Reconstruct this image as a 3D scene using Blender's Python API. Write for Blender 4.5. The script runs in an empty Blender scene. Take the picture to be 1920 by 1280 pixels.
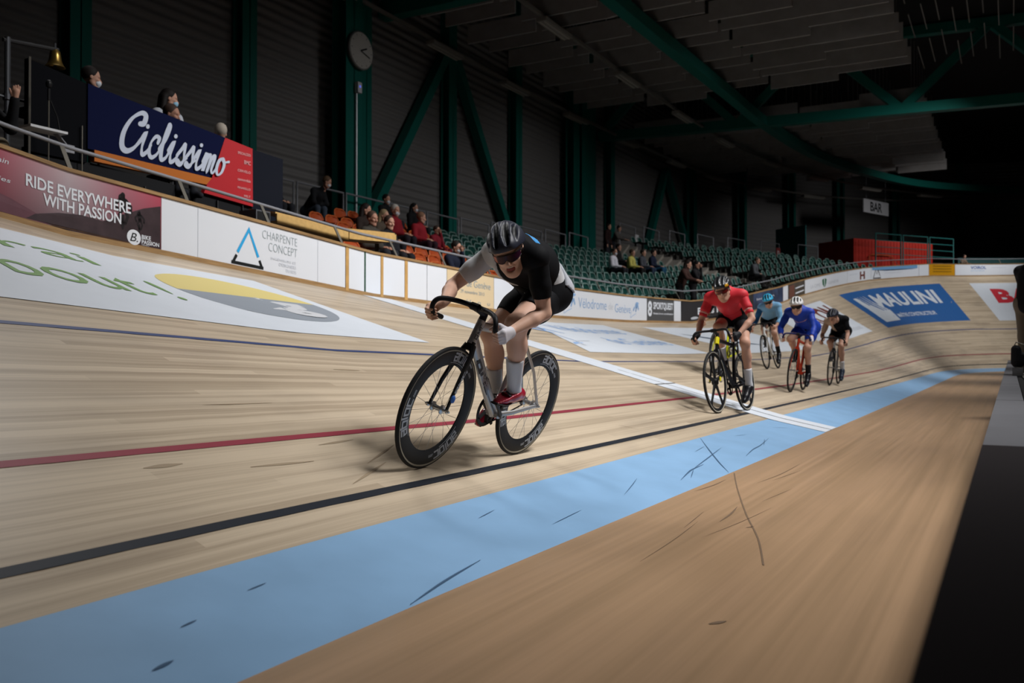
import bpy, math, random
import numpy as np
from mathutils import Vector, Matrix
random.seed(7); rng = np.random.default_rng(7)
SC = bpy.context.scene
COL = SC.collection
PI = math.pi
# ---------------------------------------------------------------- camera
CAMP = (-10.627, -2.390, 0.745)
cd = bpy.data.cameras.new('camera'); cam = bpy.data.objects.new('camera', cd); COL.objects.link(cam)
cam.location = CAMP
cam.rotation_euler = (math.radians(90 + 0.701), 0, math.radians(28.693 - 90))
cd.sensor_width = 36; cd.lens = 1707.2 / 1920 * 36
cd.clip_start = 0.05; cd.clip_end = 300
cd.dof.use_dof = True; cd.dof.focus_distance = 5.2; cd.dof.aperture_fstop = 3.2
SC.camera = cam
# ---------------------------------------------------------------- world, lights, exposure
SC.view_settings.view_transform = 'Standard'; SC.view_settings.look = 'None'
SC.view_settings.gamma = 1; SC.view_settings.use_curve_mapping = False
SC.view_settings.exposure = 0.0
w = bpy.data.worlds.new('world'); SC.world = w; w.use_nodes = True
w.node_tree.nodes['Background'].inputs[0].default_value = (0.8, 0.9, 1, 1)
w.node_tree.nodes['Background'].inputs[1].default_value = 0.0022

def spot(name, loc, aim, power, cone, blend=1.0, rad=1.3, col=(1, 0.99, 0.985)):
    l = bpy.data.lights.new(name, 'SPOT'); o = bpy.data.objects.new(name, l); COL.objects.link(o)
    l.energy = power; l.spot_size = math.radians(cone); l.spot_blend = blend; l.shadow_soft_size = rad; l.color = col
    o.location = loc
    o.rotation_euler = (Vector(aim) - Vector(loc)).to_track_quat('-Z', 'Y').to_euler()
    return o
SPOTS = [((-4.5, -5.5, 10.6), (-6.1, -1.0, 0.0), 4700, 38), ((-1.0, -5.0, 10.6), (-1.3, 3.2, 0.8), 5800, 71), ((6.0, -4.5, 10.6), (3.5, 3.2, 0.8), 4600, 76), ((14.0, -4.0, 10.6), (13.5, 2.6, 1), 4900, 78),  # first spot is an added pool for the leader and apron
         ((26.0, -4.5, 10.6), (25.0, 2.5, 1.5), 4500, 80), ((35.0, -8.0, 10.6), (39.0, 0.0, 2.5), 3700, 80), ((-2.5, 7.8, 10.6), (-4.9, 2.2, 0.9), 1900, 50),  # last spot is an added fill on the leader from the stand side
         ((2.0, -1.0, 10.6), (4.0, 11.0, 1.8), 1150, 66), ((11.0, -1.0, 10.6), (12.0, 11.0, 2.6), 1900, 72), ((20.0, -1.0, 10.6), (22.0, 11.0, 3.0), 1900, 72), ((29.0, -2.0, 10.6), (34.0, 10.0, 3.4), 2000, 72), ((42, -6.0, 10.6), (51, 6, 4.0), 2400, 74)]  # added fill spots that brighten the stand, side wall and far end
for i, (a, b, e, c) in enumerate(SPOTS):
    spot('track_and_fill_spot', a, b, e, c)
# ---------------------------------------------------------------- materials
def lin(h):
    h = h.lstrip('#'); r = [int(h[i:i + 2], 16) / 255 for i in (0, 2, 4)]
    return tuple(c / 12.92 if c < 0.04045 else ((c + 0.055) / 1.055) ** 2.4 for c in r)
MATS = {}
def mat(name, col, rough=0.55, metal=0.0, spec=0.25, noise=0.0, nscale=20, coat=0.0):
    if name in MATS: return MATS[name]
    m = bpy.data.materials.new(name); m.use_nodes = True; nt = m.node_tree; b = nt.nodes['Principled BSDF']
    c = lin(col) if isinstance(col, str) else col
    b.inputs['Base Color'].default_value = (*c, 1); b.inputs['Roughness'].default_value = rough
    b.inputs['Metallic'].default_value = metal; b.inputs['Specular IOR Level'].default_value = spec
    b.inputs['Coat Weight'].default_value = coat
    if noise:
        tc = nt.nodes.new('ShaderNodeTexCoord'); n = nt.nodes.new('ShaderNodeTexNoise'); n.inputs['Scale'].default_value = nscale; n.inputs['Detail'].default_value = 4
        r = nt.nodes.new('ShaderNodeValToRGB')
        r.color_ramp.elements[0].position = 0.3; r.color_ramp.elements[1].position = 0.7
        r.color_ramp.elements[0].color = (*[max(0, x * (1 - noise)) for x in c], 1); r.color_ramp.elements[1].color = (*[min(1, x * (1 + noise)) for x in c], 1)
        nt.links.new(tc.outputs['Object'], n.inputs['Vector']); nt.links.new(n.outputs['Fac'], r.inputs['Fac']); nt.links.new(r.outputs['Color'], b.inputs['Base Color'])
    MATS[name] = m
    return m

def wood_mat(name, c0, c1, rough=0.35, vs=18.0, ss=0.22, stain=0.25, planks=True):
    """long strips of timber: the uv map carries metres along and across the boards"""
    m = bpy.data.materials.new(name); m.use_nodes = True; nt = m.node_tree; N = nt.nodes; L = nt.links; b = N['Principled BSDF']
    uv = N.new('ShaderNodeUVMap'); sep = N.new('ShaderNodeSeparateXYZ'); L.new(uv.outputs[0], sep.inputs[0])
    def vec(a, bb):
        mu = N.new('ShaderNodeMapping'); mu.inputs['Scale'].default_value = (a, bb, 1); L.new(uv.outputs[0], mu.inputs['Vector']); return mu.outputs[0]
    n1 = N.new('ShaderNodeTexNoise'); n1.inputs['Scale'].default_value = 1; n1.inputs['Detail'].default_value = 5; n1.inputs['Roughness'].default_value = 0.6; L.new(vec(ss, vs), n1.inputs['Vector'])
    n2 = N.new('ShaderNodeTexNoise'); n2.inputs['Scale'].default_value = 1; n2.inputs['Detail'].default_value = 3; L.new(vec(ss * 3, vs * 4), n2.inputs['Vector'])
    n3 = N.new('ShaderNodeTexNoise'); n3.inputs['Scale'].default_value = 1; n3.inputs['Detail'].default_value = 6; L.new(vec(0.8, 2.4), n3.inputs['Vector'])
    mx = N.new('ShaderNodeMath'); mx.operation = 'ADD'; L.new(n1.outputs['Fac'], mx.inputs[0])
    m2 = N.new('ShaderNodeMath'); m2.operation = 'MULTIPLY'; m2.inputs[1].default_value = 0.55; L.new(n2.outputs['Fac'], m2.inputs[0]); L.new(m2.outputs[0], mx.inputs[1])
    last = mx.outputs[0]
    if planks:
        fl = N.new('ShaderNodeMath'); fl.operation = 'MULTIPLY'; fl.inputs[1].default_value = 16; L.new(sep.outputs['Y'], fl.inputs[0])
        f2 = N.new('ShaderNodeMath'); f2.operation = 'FLOOR'; L.new(fl.outputs[0], f2.inputs[0])
        sx = N.new('ShaderNodeMath'); sx.operation = 'MULTIPLY_ADD'; sx.inputs[1].default_value = 0.21; L.new(sep.outputs['X'], sx.inputs[0])
        s3 = N.new('ShaderNodeMath'); s3.operation = 'MULTIPLY'; s3.inputs[1].default_value = 0.37; L.new(f2.outputs[0], s3.inputs[0]); L.new(s3.outputs[0], sx.inputs[2])
        s4 = N.new('ShaderNodeMath'); s4.operation = 'FLOOR'; L.new(sx.outputs[0], s4.inputs[0])
        cb = N.new('ShaderNodeCombineXYZ'); L.new(s4.outputs[0], cb.inputs[0]); L.new(f2.outputs[0], cb.inputs[1])
        wn = N.new('ShaderNodeTexWhiteNoise'); L.new(cb.outputs[0], wn.inputs['Vector'])
        w2 = N.new('ShaderNodeMath'); w2.operation = 'MULTIPLY_ADD'; w2.inputs[1].default_value = 0.34; L.new(wn.outputs['Value'], w2.inputs[0]); L.new(last, w2.inputs[2]); last = w2.outputs[0]
    ramp = N.new('ShaderNodeValToRGB'); e = ramp.color_ramp.elements; e[0].position = 0.55; e[1].position = 1.25 if not planks else 1.0
    e[0].color = (*lin(c0), 1); e[1].color = (*lin(c1), 1)
    if planks:
        mm = N.new('ShaderNodeMath'); mm.operation = 'SUBTRACT'; mm.inputs[1].default_value = 0.12; L.new(last, mm.inputs[0]); last = mm.outputs[0]
    L.new(last, ramp.inputs['Fac'])
    st = N.new('ShaderNodeValToRGB'); st.color_ramp.elements[0].position = 0.28; st.color_ramp.elements[1].position = 0.5
    k = 1 - stain; st.color_ramp.elements[0].color = (k, k, k * 1.02, 1); st.color_ramp.elements[1].color = (1, 1, 1, 1); L.new(n3.outputs['Fac'], st.inputs['Fac'])
    mixn = N.new('ShaderNodeMix'); mixn.data_type = 'RGBA'; mixn.blend_type = 'MULTIPLY'; mixn.inputs[0].default_value = 1
    L.new(ramp.outputs['Color'], mixn.inputs[6]); L.new(st.outputs['Color'], mixn.inputs[7]); L.new(mixn.outputs[2], b.inputs['Base Color'])
    b.inputs['Roughness'].default_value = rough; b.inputs['Specular IOR Level'].default_value = 0.22
    return m
# ---------------------------------------------------------------- objects
def tag(o, label=None, cat=None, group=None, kind=None):
    if label: o['label'] = label
    if cat: o['category'] = cat
    if group: o['group'] = group
    if kind: o['kind'] = kind
    return o
def empty(name, loc=(0, 0, 0), rz=0.0, mw=None):
    o = bpy.data.objects.new(name, None); COL.objects.link(o); o.empty_display_size = 0.1
    if mw is not None: o.matrix_world = mw
    else: o.location = loc; o.rotation_euler = (0, 0, rz)
    return o
def copy_tree(o, parent=None):
    c = o.copy(); COL.objects.link(c)
    if parent: c.parent = parent
    for ch in list(o.children): copy_tree(ch, c)
    return c

class MB:
    """collects simple shapes for one mesh"""
    def __init__(s): s.v = []; s.f = []; s.m = []; s.uv = []; s.has_uv = False
    def add(s, vs, fs, mi=0, uvs=None):
        b = len(s.v); s.v += [tuple(map(float, p)) for p in vs]; s.f += [tuple(i + b for i in f) for f in fs]; s.m += [mi] * len(fs)
        if uvs is not None: s.has_uv = True
        s.uv += list(uvs) if uvs is not None else [(0, 0)] * len(vs)
    def box(s, lo, hi, mi=0):
        x0, y0, z0 = lo; x1, y1, z1 = hi
        s.add([(x0, y0, z0), (x1, y0, z0), (x1, y1, z0), (x0, y1, z0), (x0, y0, z1), (x1, y0, z1), (x1, y1, z1), (x0, y1, z1)],
              [(0, 3, 2, 1), (4, 5, 6, 7), (0, 1, 5, 4), (1, 2, 6, 5), (2, 3, 7, 6), (3, 0, 4, 7)], mi)
    def beam(s, a, b, wx, wz, up=(0, 0, 1), mi=0):
        a = np.array(a, float); b = np.array(b, float); t = b - a; t /= np.linalg.norm(t); up = np.array(up, float)
        sd = np.cross(t, up)
        if np.linalg.norm(sd) < 1e-4: sd = np.cross(t, (1, 0, 0))
        sd /= np.linalg.norm(sd); u = np.cross(sd, t); vs = []
        for p in (a, b):
            for i, j in ((-1, -1), (1, -1), (1, 1), (-1, 1)): vs.append(p + sd * i * wx / 2 + u * j * wz / 2)
        s.add(vs, [(0, 1, 2, 3), (7, 6, 5, 4), (0, 4, 5, 1), (1, 5, 6, 2), (2, 6, 7, 3), (3, 7, 4, 0)], mi)
    def tube(s, pts, r, seg=8, mi=0, side=None, closed=False, cap=True):
        """sweep; r a number, a list, or a list of (side radius, other radius)"""
        P = np.array(pts, float); n = len(P)
        if not isinstance(r, (list, tuple)): r = [r] * n
        T = np.empty_like(P)
        for i in range(n):
            a = P[(i - 1) % n] if closed or i > 0 else P[i]; b = P[(i + 1) % n] if closed or i < n - 1 else P[i]
            T[i] = (b - a) / max(1e-9, np.linalg.norm(b - a))
        if side is None:
            ref = np.array((0, 0, 1.0)) if abs(T[0][2]) < 0.9 else np.array((0, 1.0, 0))
        else: ref = np.array(side, float)
        vs = []
        for i in range(n):
            sd = ref - T[i] * np.dot(ref, T[i]); sd /= max(1e-9, np.linalg.norm(sd))
            if side is None: ref = sd
            o = np.cross(T[i], sd); ra, rb = r[i] if isinstance(r[i], (tuple, list)) else (r[i], r[i])
            for k in range(seg):
                th = 2 * PI * k / seg; vs.append(P[i] + sd * math.cos(th) * ra + o * math.sin(th) * rb)
        fs = []
        for i in range(n if closed else n - 1):
            j = (i + 1) % n
            for k in range(seg): fs.append((i * seg + k, i * seg + (k + 1) % seg, j * seg + (k + 1) % seg, j * seg + k))
        if cap and not closed: fs.append(tuple(range(seg))[::-1]); fs.append(tuple((n - 1) * seg + k for k in range(seg)))
        s.add(vs, fs, mi)
    def lathe(s, prof, axis_p, axis, seg=32, mi=0, closed=False):
        """prof: list of (radius, along)"""
        ax = np.array(axis, float); ax /= np.linalg.norm(ax); ref = np.array((0, 0, 1.0)) if abs(ax[2]) < 0.9 else np.array((1.0, 0, 0))
        e1 = ref - ax * np.dot(ref, ax); e1 /= np.linalg.norm(e1); e2 = np.cross(ax, e1); c = np.array(axis_p, float); vs = []; n = len(prof)
        for k in range(seg):
            th = 2 * PI * k / seg; d = e1 * math.cos(th) + e2 * math.sin(th)
            for r, a in prof: vs.append(c + d * r + ax * a)
        fs = []
        for k in range(seg):
            q = (k + 1) % seg
            for i in range(n if closed else n - 1):
                j = (i + 1) % n; fs.append((k * n + i, q * n + i, q * n + j, k * n + j))
        s.add(vs, fs, mi)
    def ball(s, c, r, seg=10, rings=7, mi=0):
        rr = r if isinstance(r, (tuple, list)) else (r, r, r); vs = []; fs = []
        for i in range(rings + 1):
            ph = PI * i / rings
            for k in range(seg):
                th = 2 * PI * k / seg; vs.append((c[0] + rr[0] * math.sin(ph) * math.cos(th), c[1] + rr[1] * math.sin(ph) * math.sin(th), c[2] + rr[2] * math.cos(ph)))
        for i in range(rings):
            for k in range(seg): fs.append((i * seg + k, (i + 1) * seg + k, (i + 1) * seg + (k + 1) % seg, i * seg + (k + 1) % seg))
        s.add(vs, fs, mi)
    def disc(s, c, n, r, seg=24, mi=0):
        n = np.array(n, float); n /= np.linalg.norm(n); ref = np.array((0, 0, 1.0)) if abs(n[2]) < 0.9 else np.array((1.0, 0, 0)); e1 = np.cross(ref, n); e1 /= np.linalg.norm(e1); e2 = np.cross(n, e1)
        s.add([np.array(c) + r * (e1 * math.cos(2 * PI * k / seg) + e2 * math.sin(2 * PI * k / seg)) for k in range(seg)], [tuple(range(seg))], mi)
    def obj(s, name, mats, parent=None, smooth=False, mw=None):
        me = bpy.data.meshes.new(name); me.from_pydata(s.v, [], s.f)
        for m in (mats if isinstance(mats, (list, tuple)) else [mats]): me.materials.append(m)
        me.polygons.foreach_set('material_index', s.m)
        if s.has_uv:
            l = me.uv_layers.new(name='UVMap'); li = np.empty(len(me.loops), int); me.loops.foreach_get('vertex_index', li)
            l.data.foreach_set('uv', np.array(s.uv, float)[li].ravel())
        me.update()
        if smooth: smooth_mesh(me, smooth)
        o = bpy.data.objects.new(name, me); COL.objects.link(o)
        if parent: o.parent = parent
        elif mw is not None: o.matrix_world = mw
        return o
def smooth_mesh(me, ang):
    me.polygons.foreach_set('use_smooth', [True] * len(me.polygons))
    if ang is not True and ang < 180:
        try: me.set_sharp_from_angle(angle=math.radians(ang))
        except Exception: pass
# ---------------------------------------------------------------- flat lettering -> (verts 2d, faces)
def text2d(s, size=1.0, align='LEFT', bold=0.0, sx=1.0, shear=0.0, space=1.0, line=1.0):
    cu = bpy.data.curves.new('lettering', 'FONT'); cu.body = s; cu.size = size; cu.align_x = align; cu.offset = bold; cu.shear = shear; cu.space_character = space; cu.resolution_u = 3; cu.space_line = line
    o = bpy.data.objects.new('lettering', cu); COL.objects.link(o)
    dg = bpy.context.evaluated_depsgraph_get(); me = bpy.data.meshes.new_from_object(o.evaluated_get(dg))
    V = np.array([(v.co.x * sx, v.co.y) for v in me.vertices]).reshape(-1, 2); F = [tuple(p.vertices) for p in me.polygons]
    bpy.data.objects.remove(o); bpy.data.curves.remove(cu); bpy.data.meshes.remove(me)
    return V, F
def fit2d(VF, x0, x1, y0, y1):
    V, F = VF; lo = V.min(0); hi = V.max(0); V = (V - lo) / np.maximum(hi - lo, 1e-9); V = np.stack([x0 + V[:, 0] * (x1 - x0), y0 + V[:, 1] * (y1 - y0)], 1)
    return V, F
def smooth_poly(p, n=8, closed=False):
    P = np.array(p, float); out = []; N = len(P)
    for i in range(N if closed else N - 1):
        g = lambda k: P[k % N] if closed else P[min(max(k, 0), N - 1)]
        p0, p1, p2, p3 = g(i - 1), g(i), g(i + 1), g(i + 2)
        for t in np.linspace(0, 1, n, endpoint=False): out.append(0.5 * ((2 * p1) + (-p0 + p2) * t + (2 * p0 - 5 * p1 + 4 * p2 - p3) * t * t + (-p0 + 3 * p1 - 3 * p2 + p3) * t ** 3))
    if not closed: out.append(P[-1])
    return np.array(out)
def strokes2d(lines, w, cap=True):
    """ribbons along polylines; each line (points) or (points, width list)"""
    V = []; F = []
    for ln in lines:
        ws = None
        if isinstance(ln, tuple): ln, ws = ln
        P = np.array(ln, float); n = len(P); b = len(V)
        if n == 1:
            r = ws if ws else w * 0.62
            for k in range(12): V.append(P[0] + r * np.array((math.cos(k * PI / 6), math.sin(k * PI / 6))))
            F.append(tuple(range(b, b + 12))); continue
        for i in range(n):
            a = P[max(i - 1, 0)]; c = P[min(i + 1, n - 1)]; t = (c - a) / max(1e-9, np.linalg.norm(c - a)); nn = np.array((-t[1], t[0])); k = 1.0
            if 0 < i < n - 1:
                t1 = (P[i] - a) / max(1e-9, np.linalg.norm(P[i] - a)); n1 = np.array((-t1[1], t1[0])); k = 1 / max(0.6, float(np.dot(n1, nn)))
            h = (ws[i] if ws is not None else w) / 2 * k; V += [P[i] + nn * h, P[i] - nn * h]
        for i in range(n - 1): F.append((b + 2 * i + 1, b + 2 * i + 3, b + 2 * i + 2, b + 2 * i))
        if cap:
            for i in (0, n - 1):
                bb = len(V); h = (ws[i] if ws is not None else w) / 2
                for k in range(10): V.append(P[i] + h * np.array((math.cos(k * PI / 5), math.sin(k * PI / 5))))
                F.append(tuple(range(bb, bb + 10)))
    return np.array(V).reshape(-1, 2), F
def merge2d(*parts):
    V = []; F = []; b = 0
    for v, f in parts: V.append(v); F += [tuple(i + b for i in q) for q in f]; b += len(v)
    return np.concatenate(V), F
def poly2d(p): return np.array(p, float), [tuple(range(len(p)))]
def ell2d(cx, cy, rx, ry, n=40, a0=0, a1=2 * PI): return np.array([(cx + rx * math.cos(a0 + (a1 - a0) * k / n), cy + ry * math.sin(a0 + (a1 - a0) * k / n)) for k in range(n + (0 if a1 - a0 > 6.2 else 1))]), [tuple(range(n + (0 if a1 - a0 > 6.2 else 1)))]
def subdiv2d(VF, nx, ny, x0, x1, y0, y1): pass
def grid2d(quad, nx, ny):
    """bilinear grid over four corners a b c d (counter-clockwise)"""
    a, b, c, d = [np.array(q, float) for q in quad]; V = []; F = []
    for j in range(ny + 1):
        for i in range(nx + 1):
            u, t = i / nx, j / ny; V.append((a * (1 - u) + b * u) * (1 - t) + (d * (1 - u) + c * u) * t)
    for j in range(ny):
        for i in range(nx): k = j * (nx + 1) + i; F.append((k, k + 1, k + nx + 2, k + nx + 1))
    return np.array(V), F
def decal(name, VF, fn, m, parent=None, mi=0):
    V, F = VF; P = fn(V); mb = MB()
    mb.add(P, F); o = mb.obj(name, m, parent)
    return o
# ================================================================ the track surface
KN = [-10, -5, 0, 5, 10, 15, 20, 25, 30, 35, 40, 46, 54, 64]
KAP = [0.0254, -0.0031, -0.0001, 0, -0.0003, -0.0003, -0.0003, 0.0005, 0.0177, 0.0409, 0.0613, 0.077, 0.0894, 0.1001]
BET = [0.4391, 0.3221, 0.2646, 0.2463, 0.2523, 0.2721, 0.34, 0.4574, 0.6114, 0.7828, 0.9189, 0.9985, 1.0781, 1.1577]
W = 5.924; HB = 0.628; BANDW = 0.612; BANDG = 0.2197
_sg = np.arange(-18, 70, 0.25); _k = np.interp(_sg, KN, KAP); _th = -np.cumsum(_k) * 0.25; _i0 = int(np.argmin(abs(_sg))); _th = _th - _th[_i0]
_x = np.cumsum(np.cos(_th)) * 0.25; _y = np.cumsum(np.sin(_th)) * 0.25; _x -= _x[_i0]; _y -= _y[_i0]
def S(s, v, h=0.0, off=0.0):
    """point on the track: s along, v up the bank, h vertical, off horizontally outward"""
    s = np.asarray(s, float); v = np.asarray(v, float)
    X = np.interp(s, _sg, _x); Y = np.interp(s, _sg, _y); T = np.interp(s, _sg, _th); B = np.interp(s, KN, BET); B = np.where(v < 0, BANDG, B)
    n0 = -np.sin(T); n1 = np.cos(T); d = v * np.cos(B) + off
    return np.stack(np.broadcast_arrays(X + n0 * d, Y + n1 * d, v * np.sin(B) + h), -1)
def SN(s):
    T = float(np.interp(s, _sg, _th)); return np.array((-math.sin(T), math.cos(T), 0.0)), np.array((math.cos(T), math.sin(T), 0.0)), T
def on_track(eps):
    def f(V):
        s, v = V[:, 0], V[:, 1]; T = np.interp(s, _sg, _th); B = np.where(v < 0, BANDG, np.interp(s, KN, BET)); P = S(s, v)
        return P + eps * np.stack([np.sin(T) * np.sin(B), -np.cos(T) * np.sin(B), np.cos(B)], -1)
    return f
def on_board(eps):      # (s, height above the track edge)
    def f(V):
        T = np.interp(V[:, 0], _sg, _th); P = S(V[:, 0], np.full(len(V), W)); P[:, 2] += V[:, 1]
        return P - eps * np.stack([-np.sin(T), np.cos(T), 0 * T], -1)
    return f
M_TRACK = wood_mat('track_timber', '#a6957f', '#c9b8a0', rough=0.38, stain=0.2)
M_APRON = wood_mat('apron_timber', '#9c8062', '#b59474', rough=0.36, vs=7.0, ss=0.14, stain=0.08, planks=False)
M_BAND = mat('band_blue_paint', '#86abce', 0.45, spec=.1, noise=0.06, nscale=3)
M_WHITE = mat('white_paint', '#d2d8e0', 0.45, noise=0.02, nscale=4)
M_BOARDW = mat('white_board', '#dde1e8', 0.35)
M_BLACKL = mat('black_line_paint', '#22262e', 0.5)
M_REDL = mat('red_line_paint', '#8a3340', 0.5)
M_BLUEL = mat('blue_line_paint', '#36446f', 0.5)
def strip(s0, s1, v0, v1, ds, nv, eps, name, m, parent=None, kind=None):
    n = max(2, int((s1 - s0) / ds)); ss = np.linspace(s0, s1, n + 1); vv = np.linspace(v0, v1, nv + 1)
    A, B = np.meshgrid(ss, vv, indexing='ij'); V = np.stack([A.ravel(), B.ravel()], 1); P = on_track(eps)(V); F = []
    for i in range(n):
        for j in range(nv): k = i * (nv + 1) + j; F.append((k, k + nv + 1, k + nv + 2, k + 1))
    mb = MB(); mb.add(P, F, uvs=V); o = mb.obj(name, m, parent, smooth=True)
    return o
SEND = 52.0
floor = strip(-16, SEND, 0, W, 0.5, 8, 0, 'floor', M_TRACK); tag(floor, 'banked timber cycling track sweeping round the hall', 'floor', kind='structure')
tag(strip(-16, SEND, -BANDW, 0, 0.5, 1, 0, 'band', M_BAND, floor), 'sky blue painted band along the foot of the track')
strip(-16, SEND, 0.206, 0.256, 0.5, 1, 0.002, 'painted_line', M_BLACKL, floor)['label'] = 'black measuring line'
strip(-16, SEND, 0.835, 0.885, 0.5, 1, 0.002, 'painted_line', M_REDL, floor)['label'] = 'red sprint line'
strip(-16, SEND, 2.385, 2.435, 0.5, 1, 0.002, 'painted_line', M_BLUEL, floor)['label'] = 'blue line half way up the bank'
M_SEAM = mat('dark_seam', '#4a463e', 0.6)
def across(c, hw, v0, v1, eps, name, m, skew=0.0):
    vv = np.linspace(v0, v1, 25); V = np.concatenate([np.stack([c - hw + skew * (vv < 0) * (-vv), vv], 1), np.stack([c + hw + skew * (vv < 0) * (-vv), vv], 1)]); n = len(vv)
    mb = MB(); mb.add(on_track(eps)(V), [(i, n + i, n + i + 1, i + 1) for i in range(n - 1)]); return mb.obj(name, m, floor)
across(0.08, 0.36, -BANDW, W, 0.004, 'finish_line', M_WHITE, 0.2)['label'] = 'broad white finish line across the track'
across(0.08, 0.012, -BANDW, W, 0.006, 'finish_line_seam', M_SEAM, 0.2)
decal('finish_line_seam', poly2d([(-0.28, 1.36), (0.44, 1.36), (0.44, 1.385), (-0.28, 1.385)]), on_track(0.006), M_SEAM, floor)
# tyre marks on the blue band and the apron
M_SCUFF = mat('tyre_rubber_mark', '#3d5a78', 0.7)
sc = []
for P_, wd in [([(-2.87, -.02), (-3.35, -.25), (-3.75, -.45), (-4.02, -.6)], .016), ([(-4.28, -.41), (-3.7, -.34), (-3.06, -.26)], .012), ([(-4.75, -.48), (-4.45, -.43), (-4.28, -.41), (-4.0, -.40)], .016), ([(-4.6, -.5), (-4.3, -.42)], .008), ([(-3.11, -.49), (-2.7, -.44), (-2.35, -.42), (-1.78, -.36)], .014), ([(-2.3, -.44), (-1.9, -.35)], .008), ([(-8.02, -.60), (-7.72, -.55), (-7.39, -.51)], .014),
    ([(-8.98, -.43), (-8.94, -.425), (-8.9, -.42)], .018), ([(-5.6, -.42), (-5.3, -.35), (-5.1, -.3)], .007), ([(-6.6, -.45), (-6.2, -.42)], .006), ([(-2.2, -.14), (-1.9, -.18)], .006), ([(-0.9, -.2), (-.6, -.3)], .007), ([(-3.6, -.2), (-3.2, -.16)], .005), ([(-8.75, -.28), (-8.68, -.27)], .01), ([(-8.4, -.2), (-8.3, -.19)], .008), ([(-6.9, -.2), (-6.7, -.17)], .006)]:
    x = smooth_poly(P_, 6); sc.append((x, [.75 * wd * math.sin(PI * min(max(q, .08), .92)) for q in np.linspace(0, 1, len(x))]))
decal('tyre_marks', strokes2d([tuple(q) for q in sc], 0.01, cap=False), on_track(0.003), M_SCUFF, floor)
M_SCUFF2 = mat('dull_wood_scuff', '#9c8a72', 0.6)
sc = []
for s, v, L, a, wd in [(-7.2, .34, .5, .5, .016), (-6.9, .5, .5, .55, .012), (-7.6, .62, .4, -.1, .02), (-6.5, .6, .1, 0, .03), (-8.1, .72, .2, 0, .03), (-7.0, .75, .3, .1, .02), (-3.6, .5, .3, -1.0, .008), (-5.6, 1.9, .3, 0, .03), (-7.3, 1.3, .5, 0, .012)]:
    t = np.linspace(0, 1, 8); sc.append((np.stack([s + L * t * math.cos(a), v + L * .6 * t * math.sin(a)], 1), [wd * math.sin(PI * min(max(q, .06), .94)) for q in t]))
decal('wood_scuffs', strokes2d([tuple(q) for q in sc], 0.01, cap=False), on_track(0.0015), M_SCUFF2, floor)
# flat apron between the blue band and the infield kerb
mb = MB(); ss = np.linspace(-16, 39, 111); E0 = S(ss, np.full(len(ss), -BANDW)); V = []; U = []
YK = -2.31
for p in E0:
    for t in np.linspace(0, 1, 5):
        q = p.copy(); q[1] = p[1] * (1 - t) + (YK - 0.05) * t; V.append(q); U.append((q[0], q[1]))
F = [(i * 5 + j, i * 5 + j + 1, (i + 1) * 5 + j + 1, (i + 1) * 5 + j) for i in range(len(ss) - 1) for j in range(4)]
mb.add(V, F, uvs=U); apron = mb.obj('floor_apron', M_APRON); tag(apron, 'brown timber apron inside the blue band', 'floor', kind='structure')
ZA = float(E0[0][2])
sc = []
for P_, wd in [([(-4.02, -.62), (-4.5, -.76), (-4.96, -.9), (-5.68, -1.13), (-6.29, -1.34), (-6.82, -1.49)], .008), ([(-5.95, -1.06), (-5.7, -1.05), (-5.45, -1.02)], .016), ([(-5.0, -.63), (-4.7, -.66), (-4.39, -.66)], .012), ([(-7.73, -1.53), (-7.67, -1.57)], .03), ([(-4.44, -.89), (-3.9, -.93), (-3.24, -.93)], .008), ([(-4.3, -.95), (-3.6, -1.02)], .006), ([(-6.4, -1.1), (-5.9, -1.16), (-5.4, -1.2)], .005), ([(-7.0, -1.02), (-6.5, -1.0), (-6.0, -.96)], .006), ([(-6.2, -.95), (-5.7, -.9)], .006), ([(-6.05, -1.22), (-6.0, -1.25)], .015), ([(-5.2, -1.1), (-4.6, -1.15)], .005)]:
    x = smooth_poly(P_, 6); k_ = len(P_) > 4; sc.append((x, [wd if k_ else .75 * wd * math.sin(PI * min(max(q, .08), .92)) for q in np.linspace(0, 1, len(x))]))
V_, F_ = strokes2d([tuple(q) for q in sc], .01, cap=False)
decal('apron_scuffs', (V_, F_), lambda V: np.stack([V[:, 0], V[:, 1], np.full(len(V), ZA + .002)], 1), mat('apron_scuff', '#74604d', .7), apron)
# ---- adverts painted on the bank
M_TBLUE = mat('sponsor_blue_paint', '#2c5f9e', 0.5); M_GREEN = mat('sponsor_green_paint', '#6f9455', .55); M_YEL = mat('sponsor_yellow_paint', '#d3c27c', .55); M_GREY = mat('sponsor_grey_paint', '#8b929b', .55)
M_LBLUE = mat('sponsor_light_blue_paint', '#8fb0dc', .55); M_SLATE = mat('sponsor_slate_paint', '#4a586c', .55); M_BROWN = mat('sponsor_brown_paint', '#6b3226', .55); M_RED = mat('sponsor_red_paint', '#c0303c', .5); M_PALE = mat('sponsor_pale_grey_paint', '#b9bec6', .55)
M_GREEN2 = mat('sponsor_dark_green_paint', '#5f7a3c', .55)
def painted(quad, m, lab, nx=24, ny=6):
    o = decal('painted_advert', grid2d(quad, nx, ny), on_track(0.004), m, floor); o['label'] = lab; return o
def letters(par, VF, m, fn=None, name='lettering'):
    V, F = VF
    o = decal(name, VF, fn or on_track(0.007), m, floor); o.parent = par; return o
a1 = painted([(-12, 2.88), (-3.0, 2.86), (-3.2, 5.17), (-12, 5.17)], M_WHITE, 'white painted advert with green script and a yellow and grey disc')
letters(a1, fit2d(text2d("J'irai", 1), -7.3, -5.75, 4.22, 4.72), M_GREEN)
letters(a1, fit2d(text2d("au bout !", 1), -7.75, -5.55, 3.5, 4.02), M_GREEN)
cx, cy, rx, ry = -4.32, 4.05, 0.98, 0.72
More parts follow.
